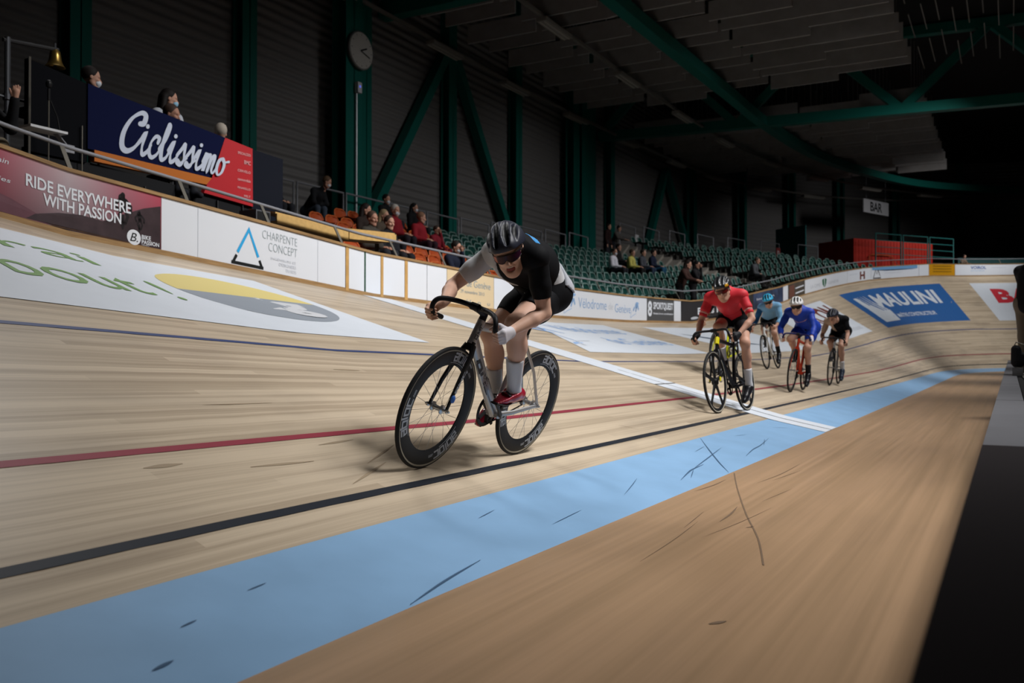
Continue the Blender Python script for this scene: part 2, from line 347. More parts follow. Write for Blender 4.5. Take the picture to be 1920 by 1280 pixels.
letters(a1, ell2d(cx, cy, rx, ry, 40, 0.12, PI + 0.12), M_YEL, on_track(.006), 'disc'); letters(a1, ell2d(cx, cy, rx, ry, 40, PI + 0.12, 2 * PI + 0.12), M_GREY, on_track(.006), 'disc')
letters(a1, fit2d(text2d('sig', 1, bold=.05), -4.85, -3.75, 3.5, 4.12), mat('sponsor_silver_paint', '#c6c8cc', .55), on_track(.011))
a2 = painted([(1.2, 2.92), (7.15, 2.95), (7.3, 5.38), (3.6, 5.38)], M_WHITE, 'white painted advert with blue cyclist figure and blue script')
fig = strokes2d([smooth_poly([(2.2, 3.55), (2.35, 4.0), (2.55, 4.35), (2.9, 4.55)]), ([(2.0, 4.55), (2.3, 4.5), (2.6, 4.2)], [.02, .2, .03]), ([(2.4, 4.75), (2.75, 4.55), (3.0, 4.2)], [.02, .16, .03]), ([(1.75, 3.42), (1.95, 3.5), (2.25, 3.52)], [.03, .1, .02])], .03, cap=False)
letters(a2, fig, M_LBLUE, name='figure')
letters(a2, fit2d(text2d('Vélodrome', 1), 3.5, 6.6, 4.5, 5.0), M_LBLUE); letters(a2, fit2d(text2d('de Genève', 1), 4.0, 6.9, 3.6, 4.1), M_LBLUE)
letters(a2, strokes2d([(smooth_poly([(1.95, 3.35), (2.25, 3.62), (2.9, 3.7)]), [.1] + [.06] * 8 + [.03] * 7 + [.01])], .05, cap=False), M_PALE, name='swoosh')
a3 = painted([(10.3, 2.92), (17.5, 2.92), (16.2, 5.38), (9.6, 5.38)], M_WHITE, 'white painted advert with a slate blue swoosh')
letters(a3, strokes2d([([(10.55, 4.72), (11.2, 4.4), (12.5, 3.9), (14, 3.6)], [.02, .22, .3, .05])], .2, cap=False), M_SLATE, name='swoosh')
a4 = painted([(20.0, 2.93), (28.8, 2.97), (28.65, 5.38), (22.3, 5.38)], M_WHITE, 'white painted advert with chunky brown letters')
letters(a4, fit2d(text2d('HACON', 1, bold=.04), 23.2, 28.3, 4.0, 5.1), M_BROWN); letters(a4, fit2d(text2d('constructions', 1), 25.2, 28.2, 3.25, 3.5), M_PALE)
a5 = painted([(31.4, 2.97), (40.2, 2.97), (40.0, 5.42), (31.1, 5.42)], M_TBLUE, 'blue painted advert with big white capitals on the far bend')
letters(a5, fit2d(text2d('MAULINI', 1, bold=.03), 33.55, 39.2, 4.15, 5.05), M_WHITE)
letters(a5, fit2d(text2d('MAÎTRE CONSTRUCTEUR', 1, bold=.02), 34.2, 38.0, 3.45, 3.75), M_WHITE)
sh = [([(31.75, 5.0), (32.05, 5.0), (33.1, 3.3), (32.6, 3.3)])]
fl = [poly2d([(31.95, 4.95), (32.35, 4.95), (34.15, 3.25), (32.3, 3.25)])]
letters(a5, poly2d([(31.85, 5.0), (32.2, 5.0), (33.3, 4.0), (34.05, 4.0), (33.95, 3.3), (32.15, 3.3)]), M_WHITE, name='emblem')
letters(a5, strokes2d([([(32.4, 5.05), (32.75, 4.4), (33.5, 3.8)], [.03, .1, .14]), ([(32.7, 5.05), (33.0, 4.5), (33.7, 3.9)], [.03, .1, .14]), ([(33.0, 5.05), (33.25, 4.55), (33.9, 4.0)], [.03, .1, .14])], .1, cap=False), M_WHITE, on_track(.008), 'emblem')
a6 = painted([(42.3, 2.95), (50, 2.95), (50, 5.44), (42.0, 5.44)], M_WHITE, 'white painted advert with red letters at the far right')
letters(a6, fit2d(text2d('BAR', 1, bold=.05), 43.0, 46.6, 4.1, 5.05), M_RED); letters(a6, fit2d(text2d('cafe du velodrome', 1), 43.6, 47, 3.62, 3.74), M_PALE)
# ================================================================ boards along the top of the bank
M_CAP = wood_mat('board_cap_timber', '#8a6c4a', '#b18f62', .5, vs=30, ss=2, planks=False); M_POSTW = mat('board_post_timber', '#c39a5e', .55, noise=.12, nscale=8)
def ribbon(name, s0, s1, prof, m, ds=.5, parent=None):
    """sweep a closed (outward, up) profile along the top edge of the track"""
    n = max(2, int(abs(s1 - s0) / ds)); ss = np.linspace(s0, s1, n + 1); k = len(prof); V = []; U = []
    for s in ss:
        for a, b in prof: V.append(S(s, W, b, a)); U.append((s, a + b))
    F = [(i * k + j, i * k + (j + 1) % k, (i + 1) * k + (j + 1) % k, (i + 1) * k + j) for i in range(n) for j in range(k)]
    F += [tuple(range(k))[::-1], tuple(n * k + j for j in range(k))]
    mb = MB(); mb.add(V, F, uvs=U); return mb.obj(name, m, parent)
tag(ribbon('trim_1', -16, SEND, [(-.02, HB), (.09, HB), (.09, HB + .035), (-.02, HB + .035)], M_CAP), 'timber cap rail on top of the advertising boards', 'trim', kind='structure')
tag(ribbon('trim_2', -16, SEND, [(-.004, -.01), (.05, -.01), (.05, .055), (-.004, .055)], M_CAP), 'timber foot strip under the advertising boards', 'trim', kind='structure')
tag(ribbon('wall_boards', -16, SEND, [(.03, .0), (.09, .0), (.09, HB), (.03, HB)], M_CAP), 'timber backing wall of the advertising boards', 'wall', kind='structure')
M_BGREY = mat('slate_grey_board', '#4f5052', .5); M_BDARK = mat('charcoal_board', '#2c2b2e', .5); M_BEIGE = mat('beige_board', '#d9c4a0', .5); M_BYEL = mat('amber_board', '#c98f14', .5)
M_TXTG = mat('grey_print', '#98a4a8', .5); M_TXTB = mat('blue_print', '#8fb2da', .5); M_TXTW = mat('white_print', '#dfe3ea', .5); M_TXTK = mat('black_print', '#14181a', .5); M_CYAN = mat('cyan_print', '#2fa5e0', .5); M_FAINT = mat('faint_grey_print', '#cdd2da', .5); M_TXTN = mat('navy_print', '#4a63a0', .5)
def board(s0, s1, m, lab, h0=.055, h1=HB - .004):
    o = ribbon('advertising_board', s0, s1, [(0, h0), (.028, h0), (.028, h1), (0, h1)], m); tag(o, lab, 'board'); return o
def btext(par, t, s0, s1, h0, h1, m, name='lettering', eps=.004, **k):
    k.setdefault('bold', 0.0); return decal(name, fit2d(text2d(t, 1, **k), s0, s1, h0, h1), on_board(eps), m, par)
def bshape(par, VF, m, name='emblem', eps=.004): return decal(name, VF, on_board(eps), m, par)
# sunset board
m = bpy.data.materials.new('sunset_print'); m.use_nodes = True; nt = m.node_tree; b = nt.nodes['Principled BSDF']; uv = nt.nodes.new('ShaderNodeUVMap'); sp = nt.nodes.new('ShaderNodeSeparateXYZ'); nt.links.new(uv.outputs[0], sp.inputs[0])
r1 = nt.nodes.new('ShaderNodeValToRGB'); mr = nt.nodes.new('ShaderNodeMapRange'); mr.inputs[1].default_value = -6.4; mr.inputs[2].default_value = -3.85; nt.links.new(sp.outputs[0], mr.inputs[0]); nt.links.new(mr.outputs[0], r1.inputs[0])
e = r1.color_ramp.elements; e[0].position = 0; e[0].color = (*lin('#5a2434'), 1); e[1].position = 1; e[1].color = (*lin('#b04358'), 1)
for p_, c_ in ((.25, '#a84a5c'), (.55, '#b9aeb2'), (.78, '#a8707c')): q = e.new(p_); q.color = (*lin(c_), 1)
r2 = nt.nodes.new('ShaderNodeValToRGB'); m2 = nt.nodes.new('ShaderNodeMapRange'); m2.inputs[1].default_value = .05; m2.inputs[2].default_value = .63; nt.links.new(sp.outputs[1], m2.inputs[0]); nt.links.new(m2.outputs[0], r2.inputs[0])
e = r2.color_ramp.elements; e[0].color = (.3, .25, .27, 1); e[1].color = (1.0, .9, .92, 1); mx = nt.nodes.new('ShaderNodeMix'); mx.data_type = 'RGBA'; mx.blend_type = 'MULTIPLY'; mx.inputs[0].default_value = 1
nt.links.new(r1.outputs[0], mx.inputs[6]); nt.links.new(r2.outputs[0], mx.inputs[7]); nt.links.new(mx.outputs[2], b.inputs['Base Color']); b.inputs['Roughness'].default_value = .45
M_HILL = mat('dark_hill_print', '#3a2c30', .5, noise=.3, nscale=6); M_HILL2 = mat('far_hill_print', '#6b4650', .5, noise=.15, nscale=4); M_HILL3 = mat('brown_slope_print', '#4a3428', .5, noise=.5, nscale=9); M_FIGP = mat('rider_silhouette_print', '#1c1618', .5)
b1 = board(-8.5, -3.86, m, 'sunset mountain advertising board with white slogan and mountain biker')
bshape(b1, poly2d([(-8.5, .056), (-8.5, .36), (-6.6, .31), (-6.0, .27), (-5.6, .2), (-5.3, .12), (-5.2, .056)]), M_HILL2, 'hill_print', .003)
bshape(b1, poly2d([(-5.55, .056), (-5.3, .14), (-5.1, .2), (-4.85, .235), (-4.6, .22), (-4.35, .34), (-4.1, .45), (-3.87, .52), (-3.87, .056)]), M_HILL, 'hill_print', .0035)
bshape(b1, poly2d([(-5.2, .056), (-4.9, .15), (-4.75, .17), (-4.5, .12), (-4.25, .1), (-4.15, .056)]), M_HILL3, 'hill_print', .004)
def biker(cx, cy, k): return merge2d(ell2d(cx, cy + .36 * k, .045 * k, .05 * k, 14), strokes2d([([(cx - .02 * k, cy + .32 * k), (cx + .02 * k, cy + .15 * k)], [.13 * k, .12 * k]), [(cx - .05 * k, cy + .29 * k), (cx - .14 * k, cy + .2 * k), (cx - .1 * k, cy + .1 * k)], [(cx + .06 * k, cy + .29 * k), (cx + .16 * k, cy + .2 * k), (cx + .16 * k, cy + .1 * k)], [(cx, cy + .15 * k), (cx - .06 * k, cy + .03 * k), (cx, cy - .1 * k)], [(cx + .04 * k, cy + .15 * k), (cx + .1 * k, cy + .02 * k), (cx + .05 * k, cy - .1 * k)]], .055 * k), ell2d(cx, cy - .08 * k, .035 * k, .13 * k, 14))
bshape(b1, biker(-4.36, .31, .62), M_FIGP, 'rider_print', .005); bshape(b1, biker(-4.15, .26, .38), M_FIGP, 'rider_print', .005)
btext(b1, 'RIDE EVERYWHERE', -5.45, -4.26, .36, .475, M_TXTW, bold=.02, eps=.006); btext(b1, 'WITH PASSION', -5.27, -4.38, .23, .345, M_TXTW, bold=.02, eps=.006)
btext(b1, 'mountain', -5.98, -5.62, .50, .545, M_TXTW, shear=.2); btext(b1, 'batteries', -6.0, -5.6, .335, .375, M_TXTW, shear=.2)
bshape(b1, ell2d(-4.22, .125, .088, .08, 28), M_TXTW, 'emblem', .006); bshape(b1, fit2d(text2d('B.', 1, shear=.3), -4.27, -4.17, .08, .17), M_TXTK, 'emblem', .008)
btext(b1, 'BIKE', -4.12, -4.0, .125, .17, M_TXTW, bold=.02, eps=.006); btext(b1, 'PASSION', -4.12, -3.89, .075, .118, M_TXTW, bold=.02, eps=.006); btext(b1, 'GENEVE', -4.12, -4.02, .06, .07, M_TXTW, eps=.006)
b2 = board(-3.855, -.66, M_BOARDW, 'long white board with blue and black triangle emblem')
for q in (-3.34, -1.25): bshape(b2, poly2d([(q, .06), (q + .006, .06), (q + .006, .62), (q, .62)]), M_FAINT, 'panel_seam')
bshape(b2, strokes2d([[(-2.72, .215), (-2.53, .515), (-2.37, .205)]], .04, cap=False), M_CYAN); bshape(b2, merge2d(*[strokes2d([q], .038, cap=False) for q in ([(-2.735, .18), (-2.80, .075)], [(-2.82, .085), (-2.28, .085)], [(-2.30, .075), (-2.35, .17)])]), M_TXTK)
btext(b2, 'CHARPENTE', -2.30, -1.66, .455, .555, M_TXTG, bold=-.018); btext(b2, 'CONCEPT', -2.19, -1.66, .315, .42, M_TXTG, bold=-.018)
for t, a, h in (('INGÉNIEURS ET', -2.15, .215), ('DESIGNERS', -2.0, .155), ('DU BOIS', -1.87, .095)): btext(b2, t, a, -1.68, h, h + .04, M_FAINT)
names = ['first', 'second', 'third', 'fourth', 'fifth']
for i, (q0, q1, lab) in enumerate([(-.575, -.225, 'narrow blank white board right of the triangle emblem board, before the dark green joint'), (-.19, .165, 'narrow blank white board just after the dark green joint'), (.235, .775, 'blank white board between two timber posts'), (.86, 1.385, 'blank white board right of the second timber post'), (1.40, 1.97, 'blank white board beside the beige town board')]): board(q0, q1, M_BOARDW, lab)
mb = MB()
for q0, q1 in ((-.65, -.585), (.17, .23), (.78, .855)):
    o = ribbon('board_post', q0, q1, [(-.006, .02), (.03, .02), (.03, HB), (-.006, HB)], M_POSTW); tag(o, {-.65: 'timber post right of the triangle emblem board', .17: 'timber post after the green joint board', .78: 'timber post nearest the beige town board'}[q0], 'post')
o = ribbon('board_joint', -.222, -.193, [(-.004, .02), (.03, .02), (.03, HB), (-.004, HB)], mat('dark_green_metal', '#14452f', .5)); tag(o, 'dark green upright joint between blank white boards at the finish line', 'post')
b3 = board(1.985, 3.54, M_BEIGE, 'beige town board half hidden behind the leading rider')
btext(b3, 'Ville de Genève', 2.2, 3.42, .38, .5, M_TXTG); btext(b3, '29 novembre 2013', 2.4, 3.2, .26, .32, M_TXTG); btext(b3, 'H   n   u', 2.6, 3.4, .1, .16, M_TXTG)
b4 = board(3.555, 6.0, M_BOARDW, 'white board behind the leading rider with brown emblem'); btext(b4, 'H', 5.55, 5.85, .2, .4, M_BROWN, bold=.05); btext(b4, 'constructions', 5.3, 5.95, .1, .15, M_PALE)
b5 = board(6.02, 11.38, M_BOARDW, 'white velodrome board with pale blue cyclists')
btext(b5, 'Vélodrome', 7.2, 8.75, .25, .47, M_TXTB, bold=-.008); btext(b5, 'de', 8.87, 9.13, .27, .43, M_FAINT); btext(b5, 'Genève', 9.25, 10.25, .22, .42, M_TXTB, bold=-.008)
for c, k in ((6.85, 1.0), (10.62, .8)):
    bshape(b5, merge2d(ell2d(c + .08, .52 if k == 1 else .47, .13 * k, .035, 16), strokes2d([([(c, .5 * k + .03 * (1 - k)), (c + .05, .4)], [.14, .1]), [(c - .12, .36), (c - .18, .3)], [(c + .12, .42), (c + .16, .33)], [(c + .02, .36), (c - .02, .28)]], .06), strokes2d([smooth_poly([(c - .3, .28), (c - .38, .12), (c - .2, .17), (c, .22)])], .012)), M_TXTB, 'cyclist_emblem')
b6 = board(11.4, 13.48, M_BGREY, 'slate grey sports board with white lettering'); btext(b6, 'SPORTQUEST', 11.85, 13.4, .32, .54, M_TXTW, bold=.03, sx=.6); btext(b6, 'fitness force coordination', 11.85, 13.4, .22, .27, M_TXTW, bold=.02); btext(b6, '8', 11.45, 11.75, .16, .56, M_TXTW, bold=.03)
board(13.5, 14.08, M_BOARDW, 'short blank white board right of the slate grey sports board')
b7 = board(14.1, 21.6, M_BDARK, 'charcoal bike shop board behind the red jersey rider'); btext(b7, 'Bikes', 15.6, 17.2, .22, .43, M_TXTW, bold=.03, sx=.7); btext(b7, 'Bern', 17.45, 19.0, .22, .43, M_TXTW, bold=.03, sx=.7); bshape(b7, ell2d(15.3, .14, .35, .04, 20), M_PALE, 'emblem')
m = mat('dusk_print', '#33405c', .5, noise=.6, nscale=1.5); b8 = board(21.62, 25.4, m, 'dusky blue printed board behind the light blue rider'); btext(b8, 'location', 22, 24.2, .36, .44, M_TXTW)
board(25.42, 26.03, M_BOARDW, 'short blank white board right of the dusky blue board')
b9 = board(26.05, 28.18, mat('umber_board', '#4b443c', .5, noise=.25, nscale=2), 'dark umber board with white lines before the bend'); bshape(b9, poly2d([(27.0, .37), (28.05, .4), (28.05, .45), (27.0, .42)]), M_TXTW, 'lettering'); bshape(b9, poly2d([(27.0, .17), (28.05, .2), (28.05, .25), (27.0, .22)]), M_TXTW, 'lettering'); bshape(b9, poly2d([(26.2, .1), (26.85, .1), (26.85, .56), (26.2, .56)]), mat('rust_print', '#6b4438', .5), 'picture')
b10 = board(28.2, 33.0, M_BOARDW, 'white board with green shield emblem on the bend'); btext(b10, 'LA CIME', 28.9, 30.1, .2, .34, M_PALE); btext(b10, 'GENÈVE', 31.0, 32.1, .2, .34, M_PALE)
bshape(b10, merge2d(poly2d([(30.3, .45), (30.5, .5), (30.55, .1), (30.35, .25)]), poly2d([(30.6, .5), (30.8, .45), (30.75, .25), (30.6, .1)])), mat('shield_green_print', '#2f6b4c', .5))
b11 = board(33.02, 35.2, M_BOARDW, 'white board with chunky brown H emblem on the bend'); btext(b11, 'H', 34.2, 34.65, .12, .5, M_BROWN, bold=.04); bshape(b11, poly2d([(33.2, .4), (34.0, .4), (34.0, .43), (33.2, .43)]), M_FAINT, 'lettering')
b12 = board(35.22, 39.0, M_BOARDW, 'white board with light blue sky strip and grey triangle emblem'); bshape(b12, poly2d([(35.3, .5), (38.9, .46), (38.9, .62), (35.3, .62)]), mat('sky_print', '#6f9fca', .5), 'sky_print', .003); btext(b12, 'OLIVIER MURNER SA', 36.3, 38.7, .42, .53, M_TXTB, eps=.006); bshape(b12, strokes2d([[(35.4, .1), (35.62, .5), (35.72, .3), (35.82, .5), (36.05, .1), (35.4, .1)]], .05), M_BGREY, eps=.006); bshape(b12, poly2d([(36.4, .3), (37.8, .3), (37.8, .33), (36.4, .33)]), M_FAINT, 'lettering')
board(39.02, 39.68, M_BOARDW, 'short blank white board left of the amber board'); b13 = board(39.7, 41.42, M_BYEL, 'amber board with dark lines of print on the bend')
for h in (.5, .36, .22): bshape(b13, poly2d([(39.95, h), (41.2, h), (41.2, h + .05), (39.95, h + .05)]), mat('ochre_print', '#8f6a14', .5), 'lettering')
b14 = board(41.44, 46.5, M_BOARDW, 'white optician board at far right of the bend'); btext(b14, 'VOIROL', 42.4, 43.3, .38, .54, M_TXTN, bold=.03); btext(b14, 'OPTICIENS', 42.4, 43.2, .26, .32, M_TXTB); bshape(b14, poly2d([(43.6, .45), (44.4, .45), (44.4, .48), (43.6, .48)]), M_FAINT, 'lettering')
# handrail behind the boards
M_RAIL = mat('galvanised_rail', '#8d8e94', .45, .2); M_RPOST = mat('rail_post_steel', '#6b675f', .5, .4)
rail = empty('handrail', tuple(S(0, W, HB, .25))); tag(rail, 'grey tubular handrail running behind the advertising boards', 'railing'); rm = rail.matrix_world.copy(); ri = Matrix.Translation(-Vector(rail.location))
mb = MB(); mb.tube([S(s, W, HB + .31, .25) - np.array(rail.location) for s in np.arange(-9, SEND, .6)], .021, 8); mb.obj('rail', M_RAIL, rail, True)
for s in (-6.5, -4.9, -3.4, -2.07, -.6, .72, 2.1, 3.6, 5.2, 6.9, 8.7, 10.5, 12.4, 14.3, 16.2, 18.2, 20.2, 22.3, 24.4, 26.6, 28.8, 31, 33.2, 35.4, 37.6, 39.8, 42, 44.2):
    mb = MB(); mb.beam(S(s, W, HB + .03, .09) - np.array(rail.location), S(s, W, HB + .3, .24) - np.array(rail.location), .05, .012); mb.obj('post', M_RPOST, rail)
# ================================================================ hall shell
def horiz_mat(name, c, step, depth, rough=.7):
    m = bpy.data.materials.new(name); m.use_nodes = True; nt = m.node_tree; b = nt.nodes['Principled BSDF']; tc = nt.nodes.new('ShaderNodeTexCoord'); wv = nt.nodes.new('ShaderNodeTexWave'); wv.bands_direction = 'Z'; wv.inputs['Scale'].default_value = 1 / step / 2 / PI * 6.283 / 2
    nt.links.new(tc.outputs['Object'], wv.inputs['Vector']); bp = nt.nodes.new('ShaderNodeBump'); bp.inputs['Distance'].default_value = depth; bp.inputs['Strength'].default_value = 1.0; nt.links.new(wv.outputs['Fac'], bp.inputs['Height']); nt.links.new(bp.outputs[0], b.inputs['Normal'])
    b.inputs['Base Color'].default_value = (*lin(c), 1); b.inputs['Roughness'].default_value = rough
    return m
M_WALL = horiz_mat('ribbed_wall_cladding', '#6b6968', .42, .05)
M_TEAL = mat('teal_steel_paint', '#0e5b52', .45, .0); M_DECK = mat('dark_roof_deck', '#1c1b1b', .9); M_BAFF = mat('grey_acoustic_panel', '#8e8b89', .9, noise=.08, nscale=3); M_CONC = mat('stand_concrete', '#4c4a47', .85, noise=.15, nscale=2); M_CONCL = mat('pale_step_concrete', '#8d8880', .85, noise=.1, nscale=3)
WP = [(-22, 15.0), (33, 15.0), (42, 14.6), (50, 12.8), (57, 9.0), (62, 4.0), (65, -3), (66, -12), (66, -26)]
mb = MB(); k = len(WP)
wp = smooth_poly(WP[1:], 4); wp = np.concatenate([[WP[0]], wp]); n = len(wp)
mb.add([(x, y, 0) for x, y in wp] + [(x, y, 14.6) for x, y in wp], [(i, i + 1, n + i + 1, n + i) for i in range(n - 1)]); tag(mb.obj('wall_left', M_WALL), 'dark ribbed metal cladding wall behind the stands', 'wall', kind='structure')
mb = MB(); mb.box((-22, -26, 14.6), (67, 15.2, 14.8)); tag(mb.obj('ceiling', M_DECK), 'dark roof deck', 'ceiling', kind='structure')
mb = MB(); mb.box((-22, -26, -.35), (67, 15.2, -.3)); tag(mb.obj('floor_base', mat('hall_floor', '#3a3836', .8)), 'hall ground slab', 'floor', kind='structure')
def column(name, x, y, w_, d_, z0=0, z1=14.6, lab='teal steel column on the ribbed wall', mi=M_TEAL):
    mb = MB(); f = .03   # an H section
    mb.box((x - w_ / 2, y - d_ / 2, z0), (x + w_ / 2, y - d_ / 2 + f, z1)); mb.box((x - w_ / 2, y + d_ / 2 - f, z0), (x + w_ / 2, y + d_ / 2, z1)); mb.box((x - f / 2, y - d_ / 2, z0), (x + f / 2, y + d_ / 2, z1))
    return tag(mb.obj(name, mi), lab, 'column', kind='structure')
for x in (1.65, 6.45, 11.25, 16.1, 20.97, 30.65): column('column', x, 14.75, .5, .35)
column('column', 10.0, 14.3, .74, .5, lab='wide teal roof column carrying the clock'); column('column', 26.8, 14.4, 1.5, .5, lab='broad teal roof column near the bend'); column('column', 25.7, 14.45, .6, .4)
mb = MB(); mb.tube([(10.06, 14.02, 3), (10.06, 14.02, 8.2)], .035, 8); tag(mb.obj('conduit', mat('pale_conduit', '#9aa0a4', .4, .3)), 'pale vertical conduit on the clock column below the camera box', 'pipe')
for x in (42, 48.5, 53.5, 57.5, 61, 63.5, 65.2): 
    y = float(np.interp(x, wp[:, 0], wp[:, 1])); column('column', x - .3, y - .5, .55, .45)
def brace(a, b, w_=.32, lab='teal diagonal wall brace', nm='brace', kind='structure'):
    mb = MB(); mb.beam(a, b, w_, w_); return tag(mb.obj(nm, M_TEAL), lab, 'beam', kind=kind)
brace((11.35, 14.7, 4.6), (15.9, 14.7, 11.2)); brace((16.3, 14.7, 11.2), (20.8, 14.7, 4.6)); brace((35.2, 14.7, 5.5), (38.2, 14.5, 11)); brace((38.2, 14.5, 11), (42, 14.1, 5.5))
brace((11.25, 14.7, 4.75), (21, 14.7, 4.75), .3, 'teal horizontal wall beam', 'beam'); brace((21, 14.7, 4.75), (26, 14.7, 4.75), .3, 'teal horizontal wall beam', 'beam')
# trusses across the hall
def truss(x, y0, y1, z0, z1, nodes, k=0.0):
    X = lambda y: x - k * y
    brace((X(y0), y0, z0), (X(y1), y1, z0), .42, 'teal lower chord of a roof truss', 'beam'); brace((X(y0), y0, z1), (X(y1), y1, z1), .4, 'teal upper chord of a roof truss', 'beam')
    for i in range(len(nodes) - 1):
        a, b = nodes[i], nodes[i + 1]; za, zb = (z0, z1) if i % 2 == 0 else (z1, z0); brace((X(a), a, za), (X(b), b, zb), .34, 'teal diagonal of a roof truss')
truss(31.3, -20, 14.8, 11.05, 14.3, [14.8, 11.7, 8.4, 5.0, 1.6, -1.75, -5.1, -8.4, -12], .12); truss(12.3, -20, 14.8, 11.35, 14.3, [14.8, 11.7, 8.4, 5.0, 1.6, -1.75, -5.1, -8.4, -12])
def swept(name, pts, wx, wz, m):
    P = smooth_poly(pts, 6); mb = MB()
    for i in range(len(P) - 1): mb.beam(P[i], P[i + 1] + (P[i + 1] - P[i]) * .02, wx, wz)
    return mb.obj(name, m)
z = 11.05
o = swept('ring_beam', [(-8, 7.6, z), (4, 7.7, z), (14, 7.7, z), (25, 7.4, z), (31, 7.2, z), (38.1, 6.5, z), (44, 5.0, z), (49.6, 2.7, z), (53.5, -.6, z), (56.5, -4.5, z), (58, -10, z)], .4, .4, M_TEAL); tag(o, 'long teal ring beam curving over the track', 'beam', kind='structure')
M_TRK = mat('pale_light_track', '#6f6c67', .6); M_FIX = mat('pale_light_fitting', '#86837d', .6); M_TUBE = mat('unlit_tube', '#a9a59d', .3)
R1 = [(-6, 14.2, z), (10.6, 14.2, z), (20.1, 14.3, z), (26, 14.1, z), (33, 13.7, z), (40.3, 12.9, z), (46.5, 11.2, z), (52, 8.2, z), (56, 4.2, z), (58.6, -.5, z)]
R2 = [(-6, 10.1, z), (12.7, 10.1, z), (20.5, 10.1, z), (26, 10.0, z), (33, 9.7, z), (38.4, 9.0, z), (44.5, 7.4, z), (50.3, 4.9, z), (55.7, .9, z), (59.4, -3, z), (61, -8, z)]
tag(swept('light_track', R1, .1, .1, M_TRK), 'pale ceiling light track along the top of the side wall', 'light track'); tag(swept('light_track', R2, .1, .1, M_TRK), 'pale ceiling light track above the front of the stand', 'light track')
def fixture(p, t, lab, grp):
    o = empty('ceiling_light', p, math.atan2(t[1], t[0])); tag(o, lab, 'light', grp)
    mb = MB(); mb.box((-.95, -.17, -.06), (.95, .17, .06)); mb.obj('housing', M_FIX, o)
    for y in (-.08, .08): mb = MB(); mb.tube([(-.9, y, -.075), (.9, y, -.075)], .018, 8); mb.obj('tube', M_TUBE, o)
for R, xs, lab in ((R1, (9, 14.6, 20, 25.4, 31.2, 36.6, 41.8, 46.6, 51), 'unlit twin tube ceiling light on the track along the side wall'), (R2, (9, 14.9, 21, 27, 33, 39, 44.5, 49.5, 54), 'unlit twin tube ceiling light on the track above the stand front')):
    P = smooth_poly(R, 10)
    for x in xs:
        i = int(np.argmin(abs(P[:, 0] - x))); i = min(max(i, 1), len(P) - 2); t = P[i + 1] - P[i - 1]; fixture(P[i] - np.array((0, 0, .13)), t, lab, 'ceiling lights on the ' + ('wall' if R is R1 else 'stand') + ' track')
# hanging baffles in staggered rows
mbb = MB(); mbb.box((-.04, -1.3, 0), (.04, 1.3, .62)); mbb.beam((0, -.8, .62), (0, -.8, 3.2), .012, .012); mbb.beam((0, .8, .62), (0, .8, 3.2), .012, .012)
base = None; r = 0
for ix in range(31):
    x = 4.5 + 1.43 * ix
    for j in range(5):
        yc = 13.9 - 1.35 - 2.62 * j
        if 27.2 < x < 31.6 or 10.6 < x < 12.6: continue
        if x > 44 and yc > 11 - (x - 44) * .8: continue
        zb = 11.32 + (.14 if (ix + j) % 2 else 0)
        p = (x + (.4 if j % 2 else 0), yc, zb)
        if base is None: base = mbb.obj('acoustic_baffle', M_BAFF); o = base
        else: o = base.copy(); COL.objects.link(o)
        o.location = p; tag(o, 'grey acoustic panel hanging %s under the dark roof' % ('in the strip nearest the side wall', 'in the second strip from the side wall', 'in the third strip from the side wall', 'in the fourth strip from the side wall', 'in the strip furthest from the side wall')[j], 'baffle', 'acoustic baffles, strip %s' % 'abcde'[j])
for j, yy in enumerate(np.arange(-4.4, .7, .46)):
    for x0, x1 in ((14.5, 17.6), (18.2, 21.4), (22.0, 25.2), (25.8, 29.4)):
        x0 += .8 * (j % 3); x1 += .8 * (j % 3) - .5
        mb = MB(); mb.beam((x0, yy, 12.5), (x1, yy, 12.5), .035, .035); tag(mb.obj('roof_batten', M_TRK), 'short thin pale batten hung under the dark open roof', 'batten', 'roof battens')
# ================================================================ stand
def zf(s): return float(S(s, W)[2]) + HB - .42
def zb(s): return float(np.interp(s, [-12, 5, 15, 26.4, 27.3, 36, 44], [4.0, 3.95, 4.0, 4.6, 5.35, 5.8, 6.0]))
def row_pt(s, i): 
    a, b = zf(s), zb(s); return S(s, W, 0, .9 + .8 * i) * np.array((1, 1, 0)) + np.array((0, 0, a + (b - a) * i / 8))
mb = MB(); ss = np.arange(-10, 44.1, 1.0); V = []; prof = []
for s in ss:
    V.append(S(s, W, HB - .8, .12)); V.append(S(s, W, HB - .42, .12))
    for i in range(9):
        q = row_pt(s, i); n_, t_, T_ = SN(s); a = q - n_ * .38; 
        b = q + n_ * .42; zz = row_pt(s, i)[2]; V.append((a[0], a[1], zz)); V.append((b[0], b[1], zz))
    e = S(s, W, 0, 8.6); V.append((e[0], e[1], zb(s))); V.append((e[0], e[1], 0))
K = 22; F = [(i * K + j, (i + 1) * K + j, (i + 1) * K + j + 1, i * K + j + 1) for i in range(len(ss) - 1) for j in range(K - 1)]
mb.add(V, F); tag(mb.obj('floor_stand', M_CONC), 'dark concrete terrace of the spectator stand', 'floor', kind='structure')
